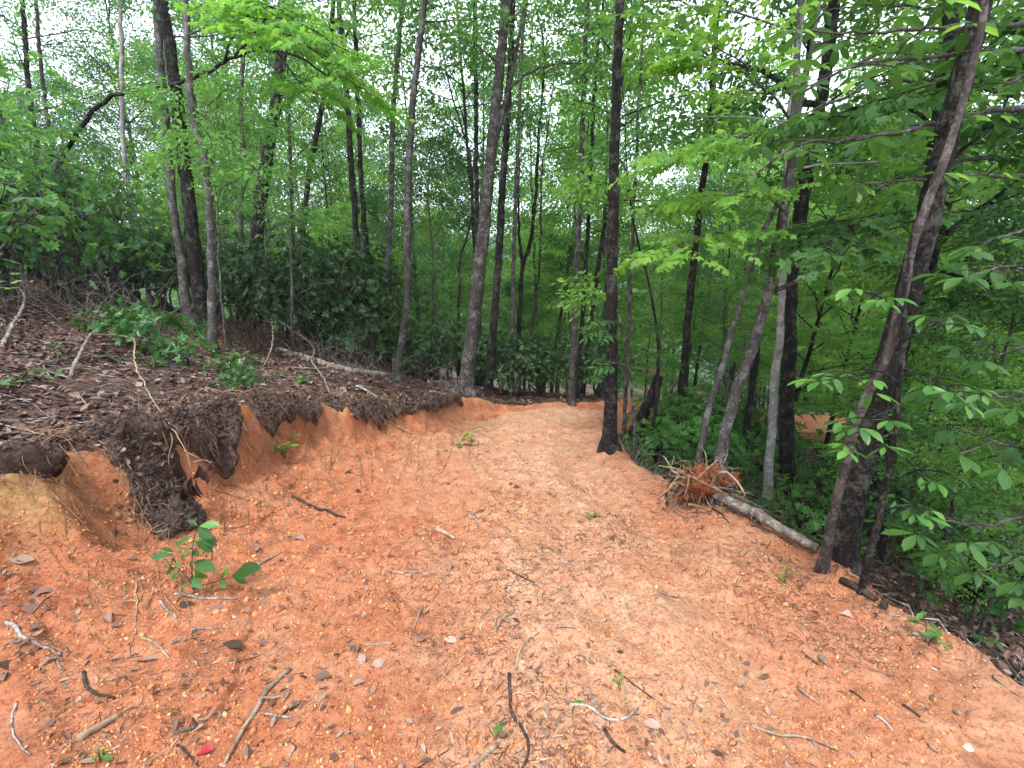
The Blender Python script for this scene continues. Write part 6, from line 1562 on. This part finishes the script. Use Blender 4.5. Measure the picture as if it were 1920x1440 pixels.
fallen('whitish leaf at the lower right corner', 1812, 1404, 30, leaf_mesh(45, 'white_leaf'), 6, ang=.1)
fallen('pinkish pale leaf at the right shoulder by the trunk foot', 1588, 1153, 26, leaf_mesh(46, 'pink_leaf'), 7, ang=-.1)
fallen('big curled grey leaf at the left edge', 38, 1052, 44, leaf_mesh(47, 'litter_pale'), 8, ang=.3)
fallen('brown curled leaf on the clay above the lichened stick', 62, 1142, 46, DEADL[1], 9, ang=.1)
fallen('dark square leaf at the left edge under the grey leaf', 62, 1110, 32, DEADL[3], 10)
fallen('rolled brown leaf in the left foreground', 435, 1210, 44, DEADL[5], 11, ang=0)
fallen('second rolled brown leaf right of the first', 494, 1209, 34, DEADL[7], 12, ang=-.3)
fallen('grey crumpled leaf right of the long whitish branch', 545, 1333, 40, DEADL[2], 13, ang=.6)
fallen('grey broad leaf at the bottom edge beside the whitish branch', 462, 1416, 46, leaf_mesh(48, 'litter_pale'), 14)
fallen('brown arched leaf left of the road middle', 603, 1272, 36, DEADL[9], 15, ang=.1)
fallen('pale grey leaf on the left side of the road', 673, 1283, 24, DEADL[4], 16)
fallen('brown curled leaf at the foot of the sprig', 345, 1135, 40, DEADL[1], 17, ang=-.2)
fallen('grey leaf in the debris at the right of the gnarled stick', 1226, 1362, 40, DEADL[6], 18)
rf = np.random.default_rng(303)
zones = [('brown dead leaf on the clay at the left edge of the road', 'dead leaves on the clay at the left', 30, 9, (5, 300), (1000, 1430)),
         ('brown dead leaf in the left middle of the road', 'dead leaves left of the road middle', 26, 10, (300, 760), (1000, 1430)),
         ('brown dead leaf near the middle of the road', 'dead leaves near the road middle', 22, 9, (760, 1280), (930, 1430)),
         ('brown dead leaf on the right side of the road', 'dead leaves on the right of the road', 22, 8, (1280, 1800), (1060, 1430)),
         ('pale dead leaf on the litter along the bank edge', 'pale leaves along the bank edge', 24, 22, (60, 520), (700, 820)),
         ('brown dead leaf in the far part of the road', 'dead leaves on the far road', 13, 7, (640, 1150), (840, 930))]
for lab, grp, px, n, (u0, u1), (v0, v1) in zones:
    for k in range(n):
        fallen(lab, rf.uniform(u0, u1), rf.uniform(v0, v1), px * rf.uniform(.7, 1.3), DEADL[int(rf.integers(10))], int(rf.integers(99999)), grp)

# ------------------------------------------------------------------ moist air under the trees
def haze():
    b = bpy.data.materials.new('humid_air'); b.use_nodes = True; t = b.node_tree; t.nodes.clear()
    o = t.nodes.new('ShaderNodeOutputMaterial'); v = t.nodes.new('ShaderNodeVolumePrincipled')
    v.inputs['Color'].default_value = (.90, .96, 1.0, 1); v.inputs['Density'].default_value = .0005; v.inputs['Anisotropy'].default_value = .2
    t.links.new(v.outputs[0], o.inputs['Volume'])
    x0, x1, y0, y1, z0, z1 = -340, 340, -20, 345, -45, 36
    V = [(x, y, z) for x in (x0, x1) for y in (y0, y1) for z in (z0, z1)]
    Q = [(0, 1, 3, 2), (4, 6, 7, 5), (0, 4, 5, 1), (2, 3, 7, 6), (0, 2, 6, 4), (1, 5, 7, 3)]
    tag(link('haze', mk_mesh('haze', V, [np.array(Q)], False, mats=[b])), 'thin humid haze between the trees', kind='stuff')
haze()
